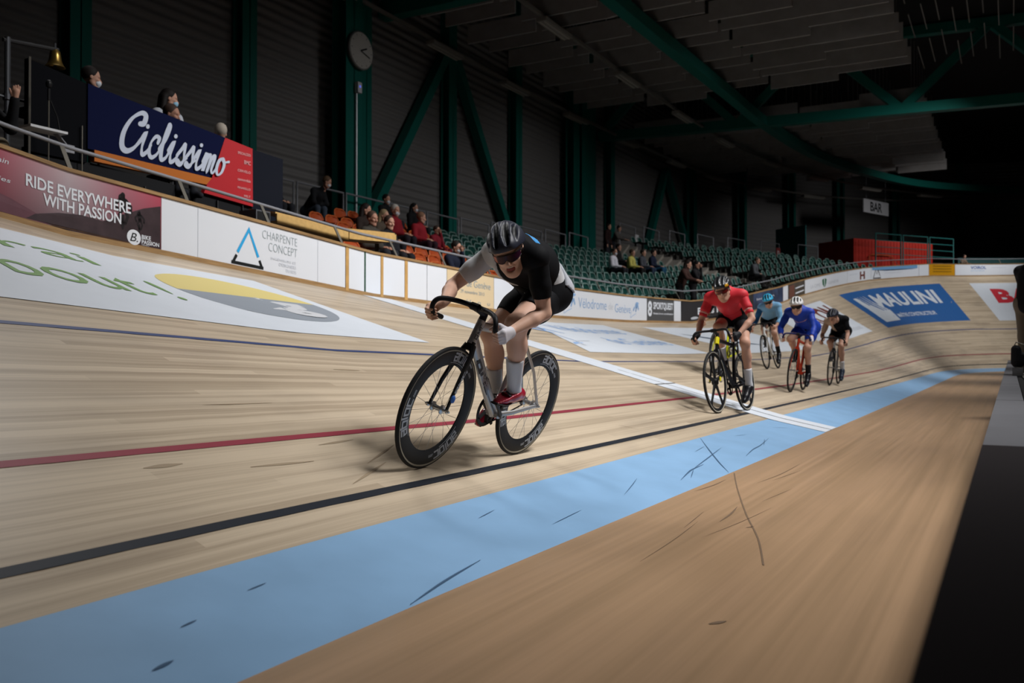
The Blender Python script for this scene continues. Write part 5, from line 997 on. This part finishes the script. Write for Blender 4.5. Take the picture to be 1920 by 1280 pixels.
    pts = [Xh(oc[0] + .148 * math.cos(t_), 0, oc[2] + .121 * math.sin(t_)) for t_ in np.radians((58, 80, 104, 126))]
    for q in range(3): sub.append((cap(pts[q], pts[q + 1], (.006, .010, .010, .007)[q], (.006, .010, .010, .007)[q + 1]), .006))
    for b in (-.094, .094):
        pts = [Xh(oc[0] + .1 * ca, b * 1.08, oc[2] + .075 * sa) for ca, sa in [(math.cos(t), math.sin(t)) for t in np.radians((20, 60, 105))]]
        for q in range(2): sub.append((cap(pts[q], pts[q + 1], .012, .011), .006))
        pts = [Xh(oc[0] - .11, b * .7, oc[2] + .075), Xh(oc[0] - .05, b * .85, oc[2] + .1)]; sub.append((cap(pts[0], pts[1], .009), .006))
    cutn = nz(-u + f * .17)
    hv = body([(ell(Xh(*oc), rr, R), .02), (cap(Xh(.09, .03, .064), Xh(.09, -.03, .064), .03), .03), (cap(Xh(-.12, 0, .03), Xh(-.05, 0, .03), .06, .08), .04)], .0055 if hi else .008, .02, subs=sub, cuts=[(Xh(.1, 0, .045), cutn)])
    inner = V3(.126, .09, .102)
    def hmi(C):
        q = (C - c0) @ R - np.array(oc); d = np.linalg.norm(q / inner, axis=1); return np.where(d < 1.05, 1, 0)
    ho = mesh_obj('helmet', [hv], [hc, st.get('vents', M_CARB)], root, mi=hmi if not st.get('plain') else None)
    if st.get('helmet_patch'):
        pc = st['helmet_patch']; V, F = hv; keep = []
        C = np.array([V[list(q)].mean(0) for q in F]); q = (C - c0) @ R
        ho.data.materials.append(pc[0]); sel = pc[1](q); ids = np.array([p.material_index for p in ho.data.polygons]); ids[sel & (ids == 0)] = 2; ho.data.polygons.foreach_set('material_index', ids)
    mb = MB()
    for sg in (-1, 1): mb.tube([Xh(.02, sg * .083, .02), Xh(.02, sg * .08, -.03), Xh(.035, sg * .06, -.085), Xh(.04, 0, -.125)], [(.006, .0015)] * 4, 5, side=f)
    mb.obj('chin_strap', M_TAPE, root)
    # --- sunglasses
    gm = st.get('glasses')
    if gm:
        V = []; n = 22
        for i in range(n + 1):
            t = (i / n - .5) * 2; a = t * 1.12; rad = .085; top = .017 - .005 * t * t; bot = -.026 + .012 * abs(t) ** 3 + .018 * math.exp(-(t / .16) ** 2)
            for zz in (top, bot):
                for rr_ in (rad, rad + .0025): V.append(Xh(.012 + math.cos(a) * rr_ * 1.12 + (zz * -.12), math.sin(a) * rr_ * .94, zz + .004))
        F = []
        for i in range(n):
            k = i * 4; F += [(k + 1, k + 5, k + 7, k + 3), (k, k + 2, k + 6, k + 4), (k, k + 4, k + 5, k + 1), (k + 2, k + 3, k + 7, k + 6)]
        F += [(0, 1, 3, 2), (n * 4, n * 4 + 2, n * 4 + 3, n * 4 + 1)]
        mb = MB(); mb.add(V, F); mb.m = [1 if st.get('lens_tip') and j_ < 16 else 0 for j_ in range(len(F))]; g0 = mb.obj('sunglasses', [gm, st.get('lens_tip') or gm], root, 50); mb = MB(); mb.tube([V[i * 4 + 1] for i in range(n + 1)], .0022, 5); mb.tube([V[i * 4 + 3] for i in range(n + 1)], .0016, 5)
        for sg, i in ((1, n), (-1, 0)): mb.tube([V[i * 4 + 1] - u * .008, Xh(-.0, sg * .083, .012)], .003, 5)
        mb.obj('glasses_frame', st.get('gframe', M_CARB), g0)
    if st.get('hair'): mesh_obj('hair', [body([(ell(Xh(-.03, 0, .01), (.085, .081, .075), R), .02)], .008, .02, cuts=[(Xh(.02, 0, 0), f)])], st['hair'], root)
    return root
def place(P, F, L, U, sc=1.0):
    m = Matrix(((F[0] * sc, L[0] * sc, U[0] * sc, P[0]), (F[1] * sc, L[1] * sc, U[1] * sc, P[1]), (F[2] * sc, L[2] * sc, U[2] * sc, P[2]), (0, 0, 0, 1))); return m
def bike_matrix(s, v, hd, ln, sc=1.0):
    R0 = S(s, v); F1 = S(s - .965 * math.cos(hd), v + .965 * math.sin(hd)); F = nz(F1 - R0); z_ = V3(0, 0, 1); z_ = nz(z_ - F * (z_ @ F)); L = np.cross(z_, F); U = z_ * math.cos(ln) + L * math.sin(ln); L = np.cross(U, F); return place(R0, F, L, U, sc), F, L, U
# ================================================================ the riders
M_RED_SHOE = mat('red_shoe', '#a01c34', .3, coat=.4); M_WSOCK = mat('white_sock', '#cfd0d4', .8); M_KBLACK = mat('black_lycra', '#0d0e12', .75, spec=.15); M_KWHITE = mat('white_lycra', '#c8c9cc', .6); M_HELB = mat('gloss_black_helmet', '#262937', .48, spec=.4); M_WGLOVE = mat('white_glove', '#d3d0d6', .7); M_BSKY = mat('sky_blue_panel', '#4c9fe0', .5)
def lens(nm, a, b):
    m = bpy.data.materials.new(nm); m.use_nodes = True; nt = m.node_tree; bs = nt.nodes['Principled BSDF']; tc = nt.nodes.new('ShaderNodeTexCoord'); n = nt.nodes.new('ShaderNodeTexNoise'); n.inputs['Scale'].default_value = 9; r = nt.nodes.new('ShaderNodeValToRGB'); r.color_ramp.elements[0].position = .4; r.color_ramp.elements[1].position = .62; r.color_ramp.elements[0].color = (*lin(a), 1); r.color_ramp.elements[1].color = (*lin(b), 1); nt.links.new(tc.outputs['Object'], n.inputs['Vector']); nt.links.new(n.outputs['Fac'], r.inputs['Fac']); nt.links.new(r.outputs[0], bs.inputs['Base Color']); bs.inputs['Roughness'].default_value = .3; bs.inputs['Specular IOR Level'].default_value = .35; return m
M_LENS = lens('mirror_lens', '#240a20', '#3c1226'); M_LENSO = lens('orange_lens', '#5a1614', '#e07a20'); M_LENSK = mat('smoke_lens', '#2a2422', .2)
# leader
MW, F_, L_, U_ = bike_matrix(-5.6273, .3375, .0354, .3119, 1.0077)
B1, PED = bicycle(MW, 'silver track bicycle with deep black wheels ridden by the leader', dict(frame=M_SIL, fork=M_CARB, wf='deep', wr='deep', lettering=True), 36, steer=.04, hi=True)
J1 = dict(hipL=(.262, .088, 1.045), hipR=(.15, -.082, 1.03), kneL=(.644, .136, .85), kneR=(.418, -.142, .725), ankL=(.446, .125, .468), ankR=(.19, -.118, .325), shoL=(.700, .178, 1.225), shoR=(.560, -.182, 1.175), elbL=(.607, .262, .955), elbR=(.642, -.336, .934), wriL=(.831, .222, .827), wriR=(.861, -.207, .862), hdL=(.909, .212, .808), hdR=(.92, -.212, .805), neck=(.672, .012, 1.215), head=(.776, .040, 1.224))
cv = nz(V3(4.9045, 2.6115, 1.4055) - np.array(J1['head'])); rt = nz(np.cross(-cv, V3(.007, -.307, .952))); im = np.cross(rt, -cv)
hf = nz(math.cos(.46) * nz(cv - .13 * rt) - math.sin(.46) * nz(im - .12 * rt)); hu = nz(im - .26 * rt)
r1 = rider(MW, 'leading cyclist in black and white jersey shouting behind mirrored sunglasses', J1, dict(skin=SKIN, shorts=[M_KBLACK], jersey=[M_KBLACK, M_KWHITE], sleeve_mats={'R': 1}, panels=[(1, [('s', -.012, '<'), ('a', .72, '>'), ('b', .06, '<')]), (0, [('s', -.012, '<'), ('a', .72, '>'), ('b', .06, '>')]), (0, [('s', -.012, '<'), ('a', .72, '<'), ('a', .43, '>')]), (0, [('s', -.012, '>'), ('a', .43, '>')]), (1, [('a', .43, '<'), ('s', -.10, '>')]), (0, [('a', .43, '<'), ('s', -.10, '<')])], gloves='L', patches=[('back_print', M_BSKY, [('a', .86, '>'), ('a', 1.04, '<'), ('b', .05, '>'), ('s', -.05, '>'), ('s', .07, '<')], .002), ('race_number', mat('race_number_cloth', '#b9bcc4', .7), [('a', .04, '>'), ('a', .27, '<'), ('b', -.01, '>'), ('s', -.12, '>')], .012)], socks=M_WSOCK, sock=.50, shoes=M_RED_SHOE, glove=M_WGLOVE, helmet=M_HELB, glasses=M_LENS, lens_tip=mat('orange_lens_tip', '#b8583c', .3), mouth=1.25, short=.66, sleeve=.72, hem=.02, limb=1.0), 36, PED, hi=True, hf=hf, hu=hu)
# red jersey rider
M_JRED = mat('red_lycra', '#cc2c38', .6); M_JREDW = mat('pale_pink_print', '#e09a9c', .6); M_KSHOE = mat('black_shoe', '#16171c', .35); M_FRB = mat('black_frame_paint', '#15151a', .35); M_FRY = mat('neon_yellow_paint', '#d8e01a', .4); M_BGLOVE = mat('black_glove', '#17181c', .7); M_HELG = mat('gloss_grey_black_helmet', '#1e2225', .3, spec=.5); M_GOLD = mat('amber_helmet_trim', '#b8861c', .4)
MW, *_ = bike_matrix(-.1075, .2873, .0744, -.0986, .994)
B2, PED = bicycle(MW, 'black track bicycle with five blade wheels and yellow head tube', dict(frame=M_FRB, fork=M_FRB, wf='five', wr='five', headcol=mat('yellow_paint', '#e0d414', .4), tips=mat('yellow_paint', '#e0d414', .4), slim=.95, barw=.2), -100)
J2 = {'hipL': (.2, .095, 1.08), 'hipR': (.15, -.075, 1.09), 'kneL': (.40, .18, .76), 'kneR': (.545, -.06, .96), 'ankL': (.255, .135, .29), 'ankR': (.33, -.11, .60), 'shoL': (.585, .26, 1.27), 'shoR': (.60, -.11, 1.285), 'elbL': (.634, .36, 1.0), 'elbR': (.645, -.22, 1.04), 'wriL': (.805, .255, .835), 'wriR': (.85, -.19, .87), 'hdL': (.878, .22, .80), 'hdR': (.90, -.202, .805), 'neck': (.65, .09, 1.285), 'head': (.755, .10, 1.345)}
rider(MW, 'cyclist in red jersey and grey black helmet chasing on the finish line', J2, dict(skin=SKIN2, shorts=[M_KBLACK], jersey=[M_JRED, M_KBLACK, M_JREDW], bands=(.60, .66, 2), panels=[(0, [('a', .55, '>')]), (0, [('a', .55, '<'), ('s', .10, '<'), ('s', -.10, '>')]), (1, [('s', .10, '>'), ('a', .55, '<')]), (1, [('s', -.10, '<'), ('a', .55, '<')])], patches=[('chest_print', M_JREDW, [('a', .80 + .035 * i_, '>'), ('a', .815 + .035 * i_, '<'), ('s', .06, '>'), ('s', .13, '<'), ('b', 0, '>')], .002) for i_ in range(3)], socks=M_WSOCK, sock=.6, shoes=M_KSHOE, glove=M_BGLOVE, helmet=M_HELG, helmet_patch=(M_GOLD, lambda q: (q[:, 0] > .05) & (abs(q[:, 1]) > .062) & (q[:, 2] < .075)), glasses=M_LENSO, short=.66, sleeve=.8, hem=.05), -100, PED, hf=V3(.93, .12, -.42), hu=V3(.35, -.06, .94))
# rider on the neon yellow bicycle, mostly hidden behind the red jersey
MW, *_ = bike_matrix(3.93, 1.585, 0, .02, 1.0)
B6, PED = bicycle(MW, 'neon yellow track bicycle half hidden behind the red jersey rider', dict(frame=M_FRY, fork=M_FRY, wf='deep', wr='shallow', slim=.95), 60)
J6 = {'hipL': (.17, .085, .99), 'hipR': (.15, -.085, .99), 'kneL': (.58, .12, .88), 'kneR': (.44, -.13, .71), 'ankL': (.40, .12, .51), 'ankR': (.24, -.115, .30), 'shoL': (.57, .18, 1.18), 'shoR': (.57, -.18, 1.18), 'elbL': (.62, .25, .92), 'elbR': (.62, -.25, .92), 'wriL': (.84, .215, .85), 'wriR': (.84, -.215, .85), 'hdL': (.91, .208, .80), 'hdR': (.91, -.208, .80), 'neck': (.64, 0, 1.2), 'head': (.74, 0, 1.255)}
M_KGREY = mat('charcoal_lycra', '#2a2c36', .6)
rider(MW, 'cyclist in charcoal kit hidden behind the red jersey rider on the neon yellow bicycle', J6, dict(skin=SKIN2, shorts=[M_KBLACK], jersey=[M_KGREY], socks=M_WSOCK, sock=.66, shoes=M_KSHOE, helmet=M_HELG, short=.64), 60, PED, hf=V3(.93, .1, -.3))
# blue skinsuit rider
M_JBLUE = mat('royal_blue_lycra', '#1f3fa8', .55); M_FRR = mat('red_orange_frame_paint', '#b8371c', .35); M_HELW = mat('white_helmet', '#dadada', .35); M_NAVYB = mat('navy_bar_tape', '#1c1c52', .5); M_KSOCK = mat('black_sock', '#17171a', .8)
MW, *_ = bike_matrix(4.5449, .5726, .0017, .1177, .994)
B3, PED = bicycle(MW, 'red track bicycle with thin black wheels ridden by the blue skinsuit rider', dict(frame=M_FRR, fork=M_FRR, wf='shallow', wr='shallow', bar=M_NAVYB, slim=.95), -95)
J3 = {'hipL': (.19, .085, 1.03), 'hipR': (.2, -.085, 1.0), 'kneL': (.41, .07, .70), 'kneR': (.59, -.17, .81), 'ankL': (.285, .105, .30), 'ankR': (.29, -.112, .56), 'shoL': (.60, .09, 1.245), 'shoR': (.58, -.25, 1.22), 'elbL': (.72, .19, 1.01), 'elbR': (.66, -.325, .965), 'wriL': (.88, .20, .865), 'wriR': (.86, -.26, .84), 'hdL': (.91, .204, .80), 'hdR': (.915, -.213, .80), 'neck': (.66, -.09, 1.25), 'head': (.765, -.10, 1.325)}
rider(MW, 'cyclist in royal blue long sleeved skinsuit and white helmet', J3, dict(skin=SKIN2, shorts=[M_JBLUE], jersey=[M_JBLUE, mat('nude_glare', '#c09078', .6)], patches=[('chest_glare_stripe', mat('nude_glare', '#c09078', .6), [('a', .80, '>'), ('a', .86, '<'), ('b', -.06, '<'), ('s', .12, '<'), ('s', -.12, '>')], .002)], socks=M_KSOCK, sock=.66, shoes=M_KSHOE, glove=M_WGLOVE, helmet=M_HELW, glasses=M_LENSK, short=.7, sleeve=1.85, hem=.1), -95, PED, hf=V3(.95, .14, -.28), hu=V3(.2, -.1, .97))  # the chest stripe is glare on the fabric, painted as a colour patch
# black jersey rider at the back on the right
MW, *_ = bike_matrix(7.8766, .5565, .001, .0849, .985)
B4, PED = bicycle(MW, 'silver grey track bicycle of the rearmost rider on the right', dict(frame=M_SIL, fork=M_CARB, wf='shallow', wr='shallow', slim=.9), -75)
J4 = {'hipL': (.18, .085, 1.05), 'hipR': (.175, -.075, 1.02), 'kneL': (.47, .07, .75), 'kneR': (.54, -.13, .81), 'ankL': (.33, .105, .32), 'ankR': (.24, -.114, .56), 'shoL': (.61, .13, 1.265), 'shoR': (.59, -.20, 1.2), 'elbL': (.645, .2, .995), 'elbR': (.645, -.262, .93), 'wriL': (.839, .213, .846), 'wriR': (.862, -.2, .851), 'hdL': (.91, .206, .802), 'hdR': (.91, -.21, .80), 'neck': (.67, -.03, 1.235), 'head': (.775, -.075, 1.295)}
rider(MW, 'cyclist in black jersey with pale right sleeve at the back of the group', J4, dict(skin=SKIN2, shorts=[M_KBLACK], jersey=[M_KBLACK, mat('pale_nude_lycra', '#c4a894', .6)], sleeve_mats={'R': 1}, panels=[(1, [('s', -.05, '<'), ('a', .45, '>')]), (0, [('s', -.05, '>'), ('a', .45, '>')]), (0, [('a', .45, '<')])], socks=M_WSOCK, sock=.66, shoes=mat('blue_black_shoe', '#2a3242', .4), helmet=M_HELB, short=.66, hem=.05), -75, PED, hf=V3(.88, -.12, -.52), hu=V3(.42, -.25, .88))
# light blue rider
M_JLB = mat('light_blue_lycra', '#7fb4dc', .6); M_JDB = mat('denim_blue_lycra', '#2f6aa0', .6); M_FRW = mat('white_frame_paint', '#d5d5d2', .35); M_HELC = mat('bright_cyan_helmet', '#36b4e0', .35)
MW, *_ = bike_matrix(7.9356, 1.7395, -.002, -.1336, .985)
B5, PED = bicycle(MW, 'white track bicycle ridden by the light blue jersey rider', dict(frame=M_FRW, fork=M_FRW, wf='spoked', wr='spoked', slim=1.0), -80)
J5 = {'hipL': (.22, .09, 1.02), 'hipR': (.16, -.07, 1.0), 'kneL': (.48, .12, .70), 'kneR': (.54, -.06, .81), 'ankL': (.32, .12, .31), 'ankR': (.25, -.115, .56), 'shoL': (.61, .30, 1.21), 'shoR': (.57, -.05, 1.24), 'elbL': (.68, .32, .94), 'elbR': (.64, -.16, .985), 'wriL': (.85, .25, .81), 'wriR': (.845, -.2, .855), 'hdL': (.91, .212, .795), 'hdR': (.905, -.202, .80), 'neck': (.66, .13, 1.24), 'head': (.75, .15, 1.32)}
rider(MW, 'cyclist in light blue jersey and cyan helmet behind the red jersey rider', J5, dict(skin=SKIN2, shorts=[M_KBLACK], jersey=[M_JLB, M_JDB], sleeve_mats={'R': 1}, socks=M_KSOCK, sock=.66, shoes=M_KSHOE, helmet=M_HELC, short=.66, sleeve=1.6, hem=.05, glasses=M_LENSK), -80, PED, hf=V3(.9, .1, -.45), hu=V3(.4, -.05, .9))
# ================================================================ spectators, officials and the man at the right edge
CL = {}
def cl(c, r=.85): return mat('cloth_' + c.strip('#'), c, r)
M_MASK = mat('white_mask', '#cfd4da', .8); M_MASKB = mat('light_blue_mask', '#8fbcd6', .8)
SK = [mat('skin_tone_a', '#b98d78', .6), mat('skin_tone_b', '#a67a66', .6)]
def spectator(p, rz, lab, top='#1b1c20', legs='#22242a', hair='#241a16', pose='sit', mask=None, lean=.0, turn=0.0, hood=False, k=1.0, arms='lap', long=False, skin=0, group=None, legskin=False):
    mw = Matrix.Translation(Vector(tuple(float(q) for q in p))) @ Matrix.Rotation(rz, 4, 'Z') @ Matrix.Scale(k, 4)
    sit = pose == 'sit'; hz = .44 if sit else .93; hip = V3(0, .02, hz); ch = V3(0, .04 - .30 * lean if sit else -.04 - .3 * lean, hz + .36); nk = ch + V3(0, -.02 - .12 * lean, .16 - .02 * lean); hd = nk + V3(0, -.03 - .06 * lean, .14)
    ft = {}; A = []; L = []; hands = []
    for sg in (-1, 1):
        h = hip + V3(sg * .09, 0, 0)
        kn = V3(sg * .12, -.40, .47) if sit else V3(sg * .1, -.02, .5); an = V3(sg * .12, -.42, .07) if sit else V3(sg * .1, .02, .08)
        L += [cap(h, kn, .085, .062), cap(kn, an, .06, .045), cap(an, an + V3(0, -.13, -.03), .042, .032)]
        sh = ch + V3(sg * .18, .0, .08)
        if arms == 'lap': el = sh + V3(sg * .05, -.06, -.27); hn = hip + V3(sg * .09, -.30, .13) if sit else hip + V3(sg * .2, -.12, -.02)
        elif arms == 'rail': el = sh + V3(sg * .04, -.14, -.24); hn = el + V3(-sg * .06, -.26, -.06)
        elif arms == 'face': el = sh + V3(sg * .03, -.14, -.24); hn = hd + V3(sg * .03, -.11, -.10) if sg > 0 else hip + V3(-.06, -.2, .12)
        elif arms == 'up': el = sh + V3(sg * .12, -.12, -.16); hn = el + V3(sg * .0, -.12, .26) if sg > 0 else hip + V3(-.1, -.3, .12)
        else: el = sh + V3(sg * .06, .0, -.29); hn = el + V3(0, -.06, -.25)
        A += [cap(sh, el, .055, .046), cap(el, hn, .046, .034)]; d = nz(hn - el); hands.append((hn, d, sg))
    T = [cap(hip, ch, .135, .15), cap(ch + V3(-.12, 0, .06), ch + V3(.12, 0, .06), .085, .085), cap(ch, nk, .12, .06)]
    R = np.array(Matrix.Rotation(turn, 3, 'Z')); f = R @ V3(0, -1, -.18 - .25 * lean); u = V3(0, 0, 1)
    sk = [grow(q, -.012) for q in T + A + L] + [cap(nk - V3(0, 0, .04), hd, .052, .05)]
    hm, X, RR = head_mesh(hd, f, u, .009)
    parts = [body(sk, .02, .03), hm]
    for hn, d, sg in hands:
        sd = nz(np.cross(d, V3(0, 0, 1)) if abs(d[2]) < .9 else V3(1, 0, 0)); P = [(cap(hn + d * .02, hn + d * .085, .03, .034), .02)]
        for i in range(4): P.append((cap(hn + d * .085 + sd * (.027 - .018 * i), hn + d * (.16 - .01 * abs(i - 1.3)) + sd * (.03 - .02 * i) + V3(0, 0, -.012), .0105, .009), .004))
        P.append((cap(hn + d * .04 + sd * .03 * -sg, hn + d * .10 + sd * .06 * -sg, .012, .01), .006)); parts.append(body(P, .008, .01))
    root = mesh_obj('person', parts, SK[skin], mw=mw); tag(root, lab, 'person', group)
    mesh_obj('jacket', [body(T + A, .019, .04, infl=.012 if not hood else .02, cuts=[])], cl(top), root)
    mesh_obj('trousers', [body(L + [cap(hip + V3(-.05, 0, 0), hip + V3(.05, 0, 0), .13)], .019, .04, infl=.008)], cl(legs), root)
    hp = [(ell(X(-.03, 0, .045), (.1, .088, .1), RR), .02)]
    if long: hp += [(cap(X(-.07, .05, .0), X(-.06, .07, -.2), .05, .04), .03), (cap(X(-.07, -.05, .0), X(-.06, -.07, -.2), .05, .04), .03), (cap(X(-.09, 0, 0), X(-.09, 0, -.2), .06, .05), .03)]
    mesh_obj('hair', [body(hp, .011, .02, subs=[(cap(X(.085, 0, .02), X(.1, 0, -.1), .062, .07), .015)])], cl(hair, .7), root)
    if mask: mesh_obj('face_mask', [body([(cap(X(.085, 0, -.045), X(.07, 0, -.085), .036, .03), .03), (cap(X(.07, .03, -.055), X(.07, -.03, -.055), .03, .03), .03)], .009, .02)], mask, root)
    return root
def at_seat(s, i, lab, **kw):
    q = row_pt(s, i); n_, t_, T = SN(s); off = kw.pop('off', 0.0); q = q + n_ * off; return spectator(q, T + kw.pop('rz', 0.0), lab, **kw)
W_ = 'dark'
at_seat(6.0, 7, 'person in dark jacket bending forward by the judges box, face hidden', top='#15171b', lean=1.2, legs='#3c4552', mask=M_MASK, turn=.5, hair='#5a4634')
at_seat(4.0, 6, 'person in black half hidden at the right end of the judges box', top='#101114')
at_seat(4.1, 3, 'person with long dark brown hair behind the timber desk', top='#2a201c', hair='#1c1310', long=True, turn=.4, arms='lap')
at_seat(2.2, 1, 'bearded man with short brown hair behind the timber desk', top='#3a3630', hair='#4a372c', turn=-.2, skin=1)
at_seat(4.85, 3, 'fair haired person in white face mask behind the bearded man', top='#4a4036', hair='#8c7a5c', mask=M_MASK, long=True, off=.1)
at_seat(2.7, 1, 'man in black jacket at the right end of the timber desk', top='#181a1f', legs='#1b1c20', hair='#3a2c24', turn=-.3)
at_seat(6.2, 4, 'white haired person in red jacket and white face mask', top='#7c1420', legs='#1e1a22', hair='#b5b0a8', mask=M_MASK, turn=-.2, k=1.05)
at_seat(7.1, 4, 'person in red jacket right of the white haired person', top='#8a1a26', legs='#2c1420', hair='#7a5a44', turn=.6, lean=.2)
at_seat(7.9, 4, 'child in crimson top leaning back among the orange seats', top='#7a1626', legs='#6a1822', hair='#3a2c24', k=.82, arms='face')
at_seat(9.1, 7, 'person in black and white face mask at the back left of the orange seats', top='#121316', mask=M_MASK, hair='#191513', k=1.05)
at_seat(10.4, 7, 'person in black hood and white face mask at the back', top='#101114', mask=M_MASK, hair='#121214', hood=True, long=True, turn=.2)
at_seat(3.5, 0, 'child in navy coat and white face mask in the front orange seats', top='#161c2e', legs='#20242e', hair='#1c1713', mask=M_MASK, lean=.3, arms='face', k=.9)
at_seat(19.0, 4, 'seated spectator in white sweatshirt among the green seats', top='#c9c9d2', hair='#2a221c', turn=-.2, mask=M_MASK)
at_seat(21.2, 5, 'seated spectator in black coat between the white sweatshirt and yellow shirt', top='#141517', hair='#1a1512')
at_seat(20.6, 4, 'seated spectator in yellow shirt among the green seats', top='#b5ad58', legs='#1a1a1c', hair='#4a3a2c')
at_seat(21.6, 4, 'seated spectator in grey coat right of the yellow shirt', top='#43464e', legs='#2a3a50', hair='#2a241f')
at_seat(22.6, 4, 'seated spectator in navy jacket and blue jeans nearest the aisle', top='#141d33', legs='#21506e', hair='#1d1815')
at_seat(25.3, 8, 'standing spectator in dark maroon jacket at the back rail', top='#2a1716', pose='stand', arms='down', k=.98)
at_seat(25.95, 8, 'standing spectator in grey coat leaning on the back rail', top='#57534f', pose='stand', arms='rail', lean=.3, k=.95, hair='#15110f')
at_seat(16.4, 0, 'woman in brown coat leaning on the handrail above the slate grey board', top='#3b2520', legs='#141214', hair='#1e1511', pose='stand', arms='rail', lean=.35, long=True, off=-.1, k=.97)
at_seat(17.9, 0, 'woman in black vest with bare arms beside the brown coat woman', top='#17161a', legs='#131316', hair='#17110f', pose='stand', arms='face', lean=.1, long=True, k=.97)
at_seat(26.9, 1, 'person in grey and black coat sitting on the pale aisle steps', top='#4b4e52', legs='#141416', hair='#5a4a40', lean=.4, skin=0, k=1.05)
at_seat(13.4, 7, 'empty', ) if False else None
q = S(43.0, W, HB - .75, 1.2); spectator(q, SN(43)[2], 'fair skinned person leaning over the rail at the far right bend', top='#6b5a4c', legs='#2a2724', pose='stand', arms='rail', lean=.3, k=.8, hair='#3a2f28')
# judges' box people: only heads and shoulders show above the banner
spectator((-3.37, 7.45, 3.0), .3, 'masked person with dark hair at the left end of the judges box', top='#17181c', hair='#1a1412', mask=M_MASK, turn=.7)
spectator((-2.06, 7.6, 3.08), 0, 'woman in white top and light blue mask behind the navy banner', top='#b4b8c0', hair='#15100e', mask=M_MASKB, turn=.9, long=True)
spectator((-2.45, 7.25, 2.72), 0, 'man with headset looking down behind the navy banner', top='#14161c', hair='#3a2a22', lean=.3, turn=.4, skin=1)
spectator((-1.35, 7.4, 2.74), .4, 'grey haired person behind the red end of the banner', top='#1c1e24', hair='#a39a8e', turn=2.2)
spectator((-5.35, 6.5, 2.26), -.3, 'seated starter in dark jacket and khaki trousers with raised fist', top='#0f1013', legs='#6b6252', hair='#1a1614', arms='up')
# seats for the officials
for x, y, z_, lab in ((-3.37, 7.5, 3.0, 'black office stool at the left end of the judges box'), (-2.06, 7.65, 3.08, 'black stool behind the white top woman'), (-2.45, 7.3, 2.72, 'black stool behind the headset man'), (-1.35, 7.45, 2.74, 'black stool at the red end of the judges box'), (-5.35, 6.55, 2.26, 'black stool under the starter')):
    o = empty('stool', (x, y, z_)); tag(o, lab, 'stool'); mb = MB(); mb.lathe([(0, .27), (.17, .27), (.18, .29), (.17, .31), (0, .31)], (0, 0, 0), (0, 0, 1), 18); mb.obj('seat', M_BLK, o, 40)
    for a in (0.8, 2.4, 3.9, 5.5): mb = MB(); mb.tube([(.1 * math.cos(a), .1 * math.sin(a), .27), (.16 * math.cos(a), .16 * math.sin(a), -.35)], .014, 6); mb.obj('leg', M_RPOST, o)
# standing man at the right edge and his bag
spectator((3.5, -2.62, ZK), .9, 'man in black jacket and khaki trousers cut off by the right edge', top='#0d0e12', legs='#6e675b', hair='#120f0e', pose='stand', arms='rail', k=1.03)
o = empty('cable_coil', (3.2, -2.58, 1.27)); tag(o, 'small black coiled cable hanging from the standing man', 'cable'); mb = MB()
for r_, yy in ((.055, 0), (.05, .01), (.045, -.008)): mb.tube([(r_ * math.cos(t), yy, r_ * math.sin(t) - .0) for t in np.linspace(0, 2 * PI, 20)[:-1]], .006, 6, closed=True)
mb.tube([(.05, 0, .02), (.1, -.12, .06), (.16, -.22, .02)], .008, 6); mb.obj('coil', M_BLK, o)
v_ = body([(cap((0, 0, .1), (0, .02, .30), .10, .075), .03), (cap((0, -.06, .08), (0, -.07, .2), .05, .05), .03)], .012, .02, cuts=[((0, 0, .012), (0, 0, -1))]); mw = Matrix.Translation((2.7, -2.47, ZK + .10)) @ Matrix.Scale(.78, 4); b_ = mesh_obj('backpack', [v_], cl('#16171b'), mw=mw); tag(b_, 'small black bag on the kerb beside the standing man', 'bag'); mb = MB(); mb.tube([(-.02, -.03, .33), (-.02, -.09, .38), (-.02, .02, .42), (-.02, .05, .35)], .01, 6); mb.obj('strap', M_RPOST, b_)
mb = MB(); mb.box((2.6, -2.53, ZK), (2.8, -2.41, ZK + .10)); tag(mb.obj('grey_block', mat('block_grey', '#77777a', .6)), 'low grey block on the kerb under the black bag', 'block')
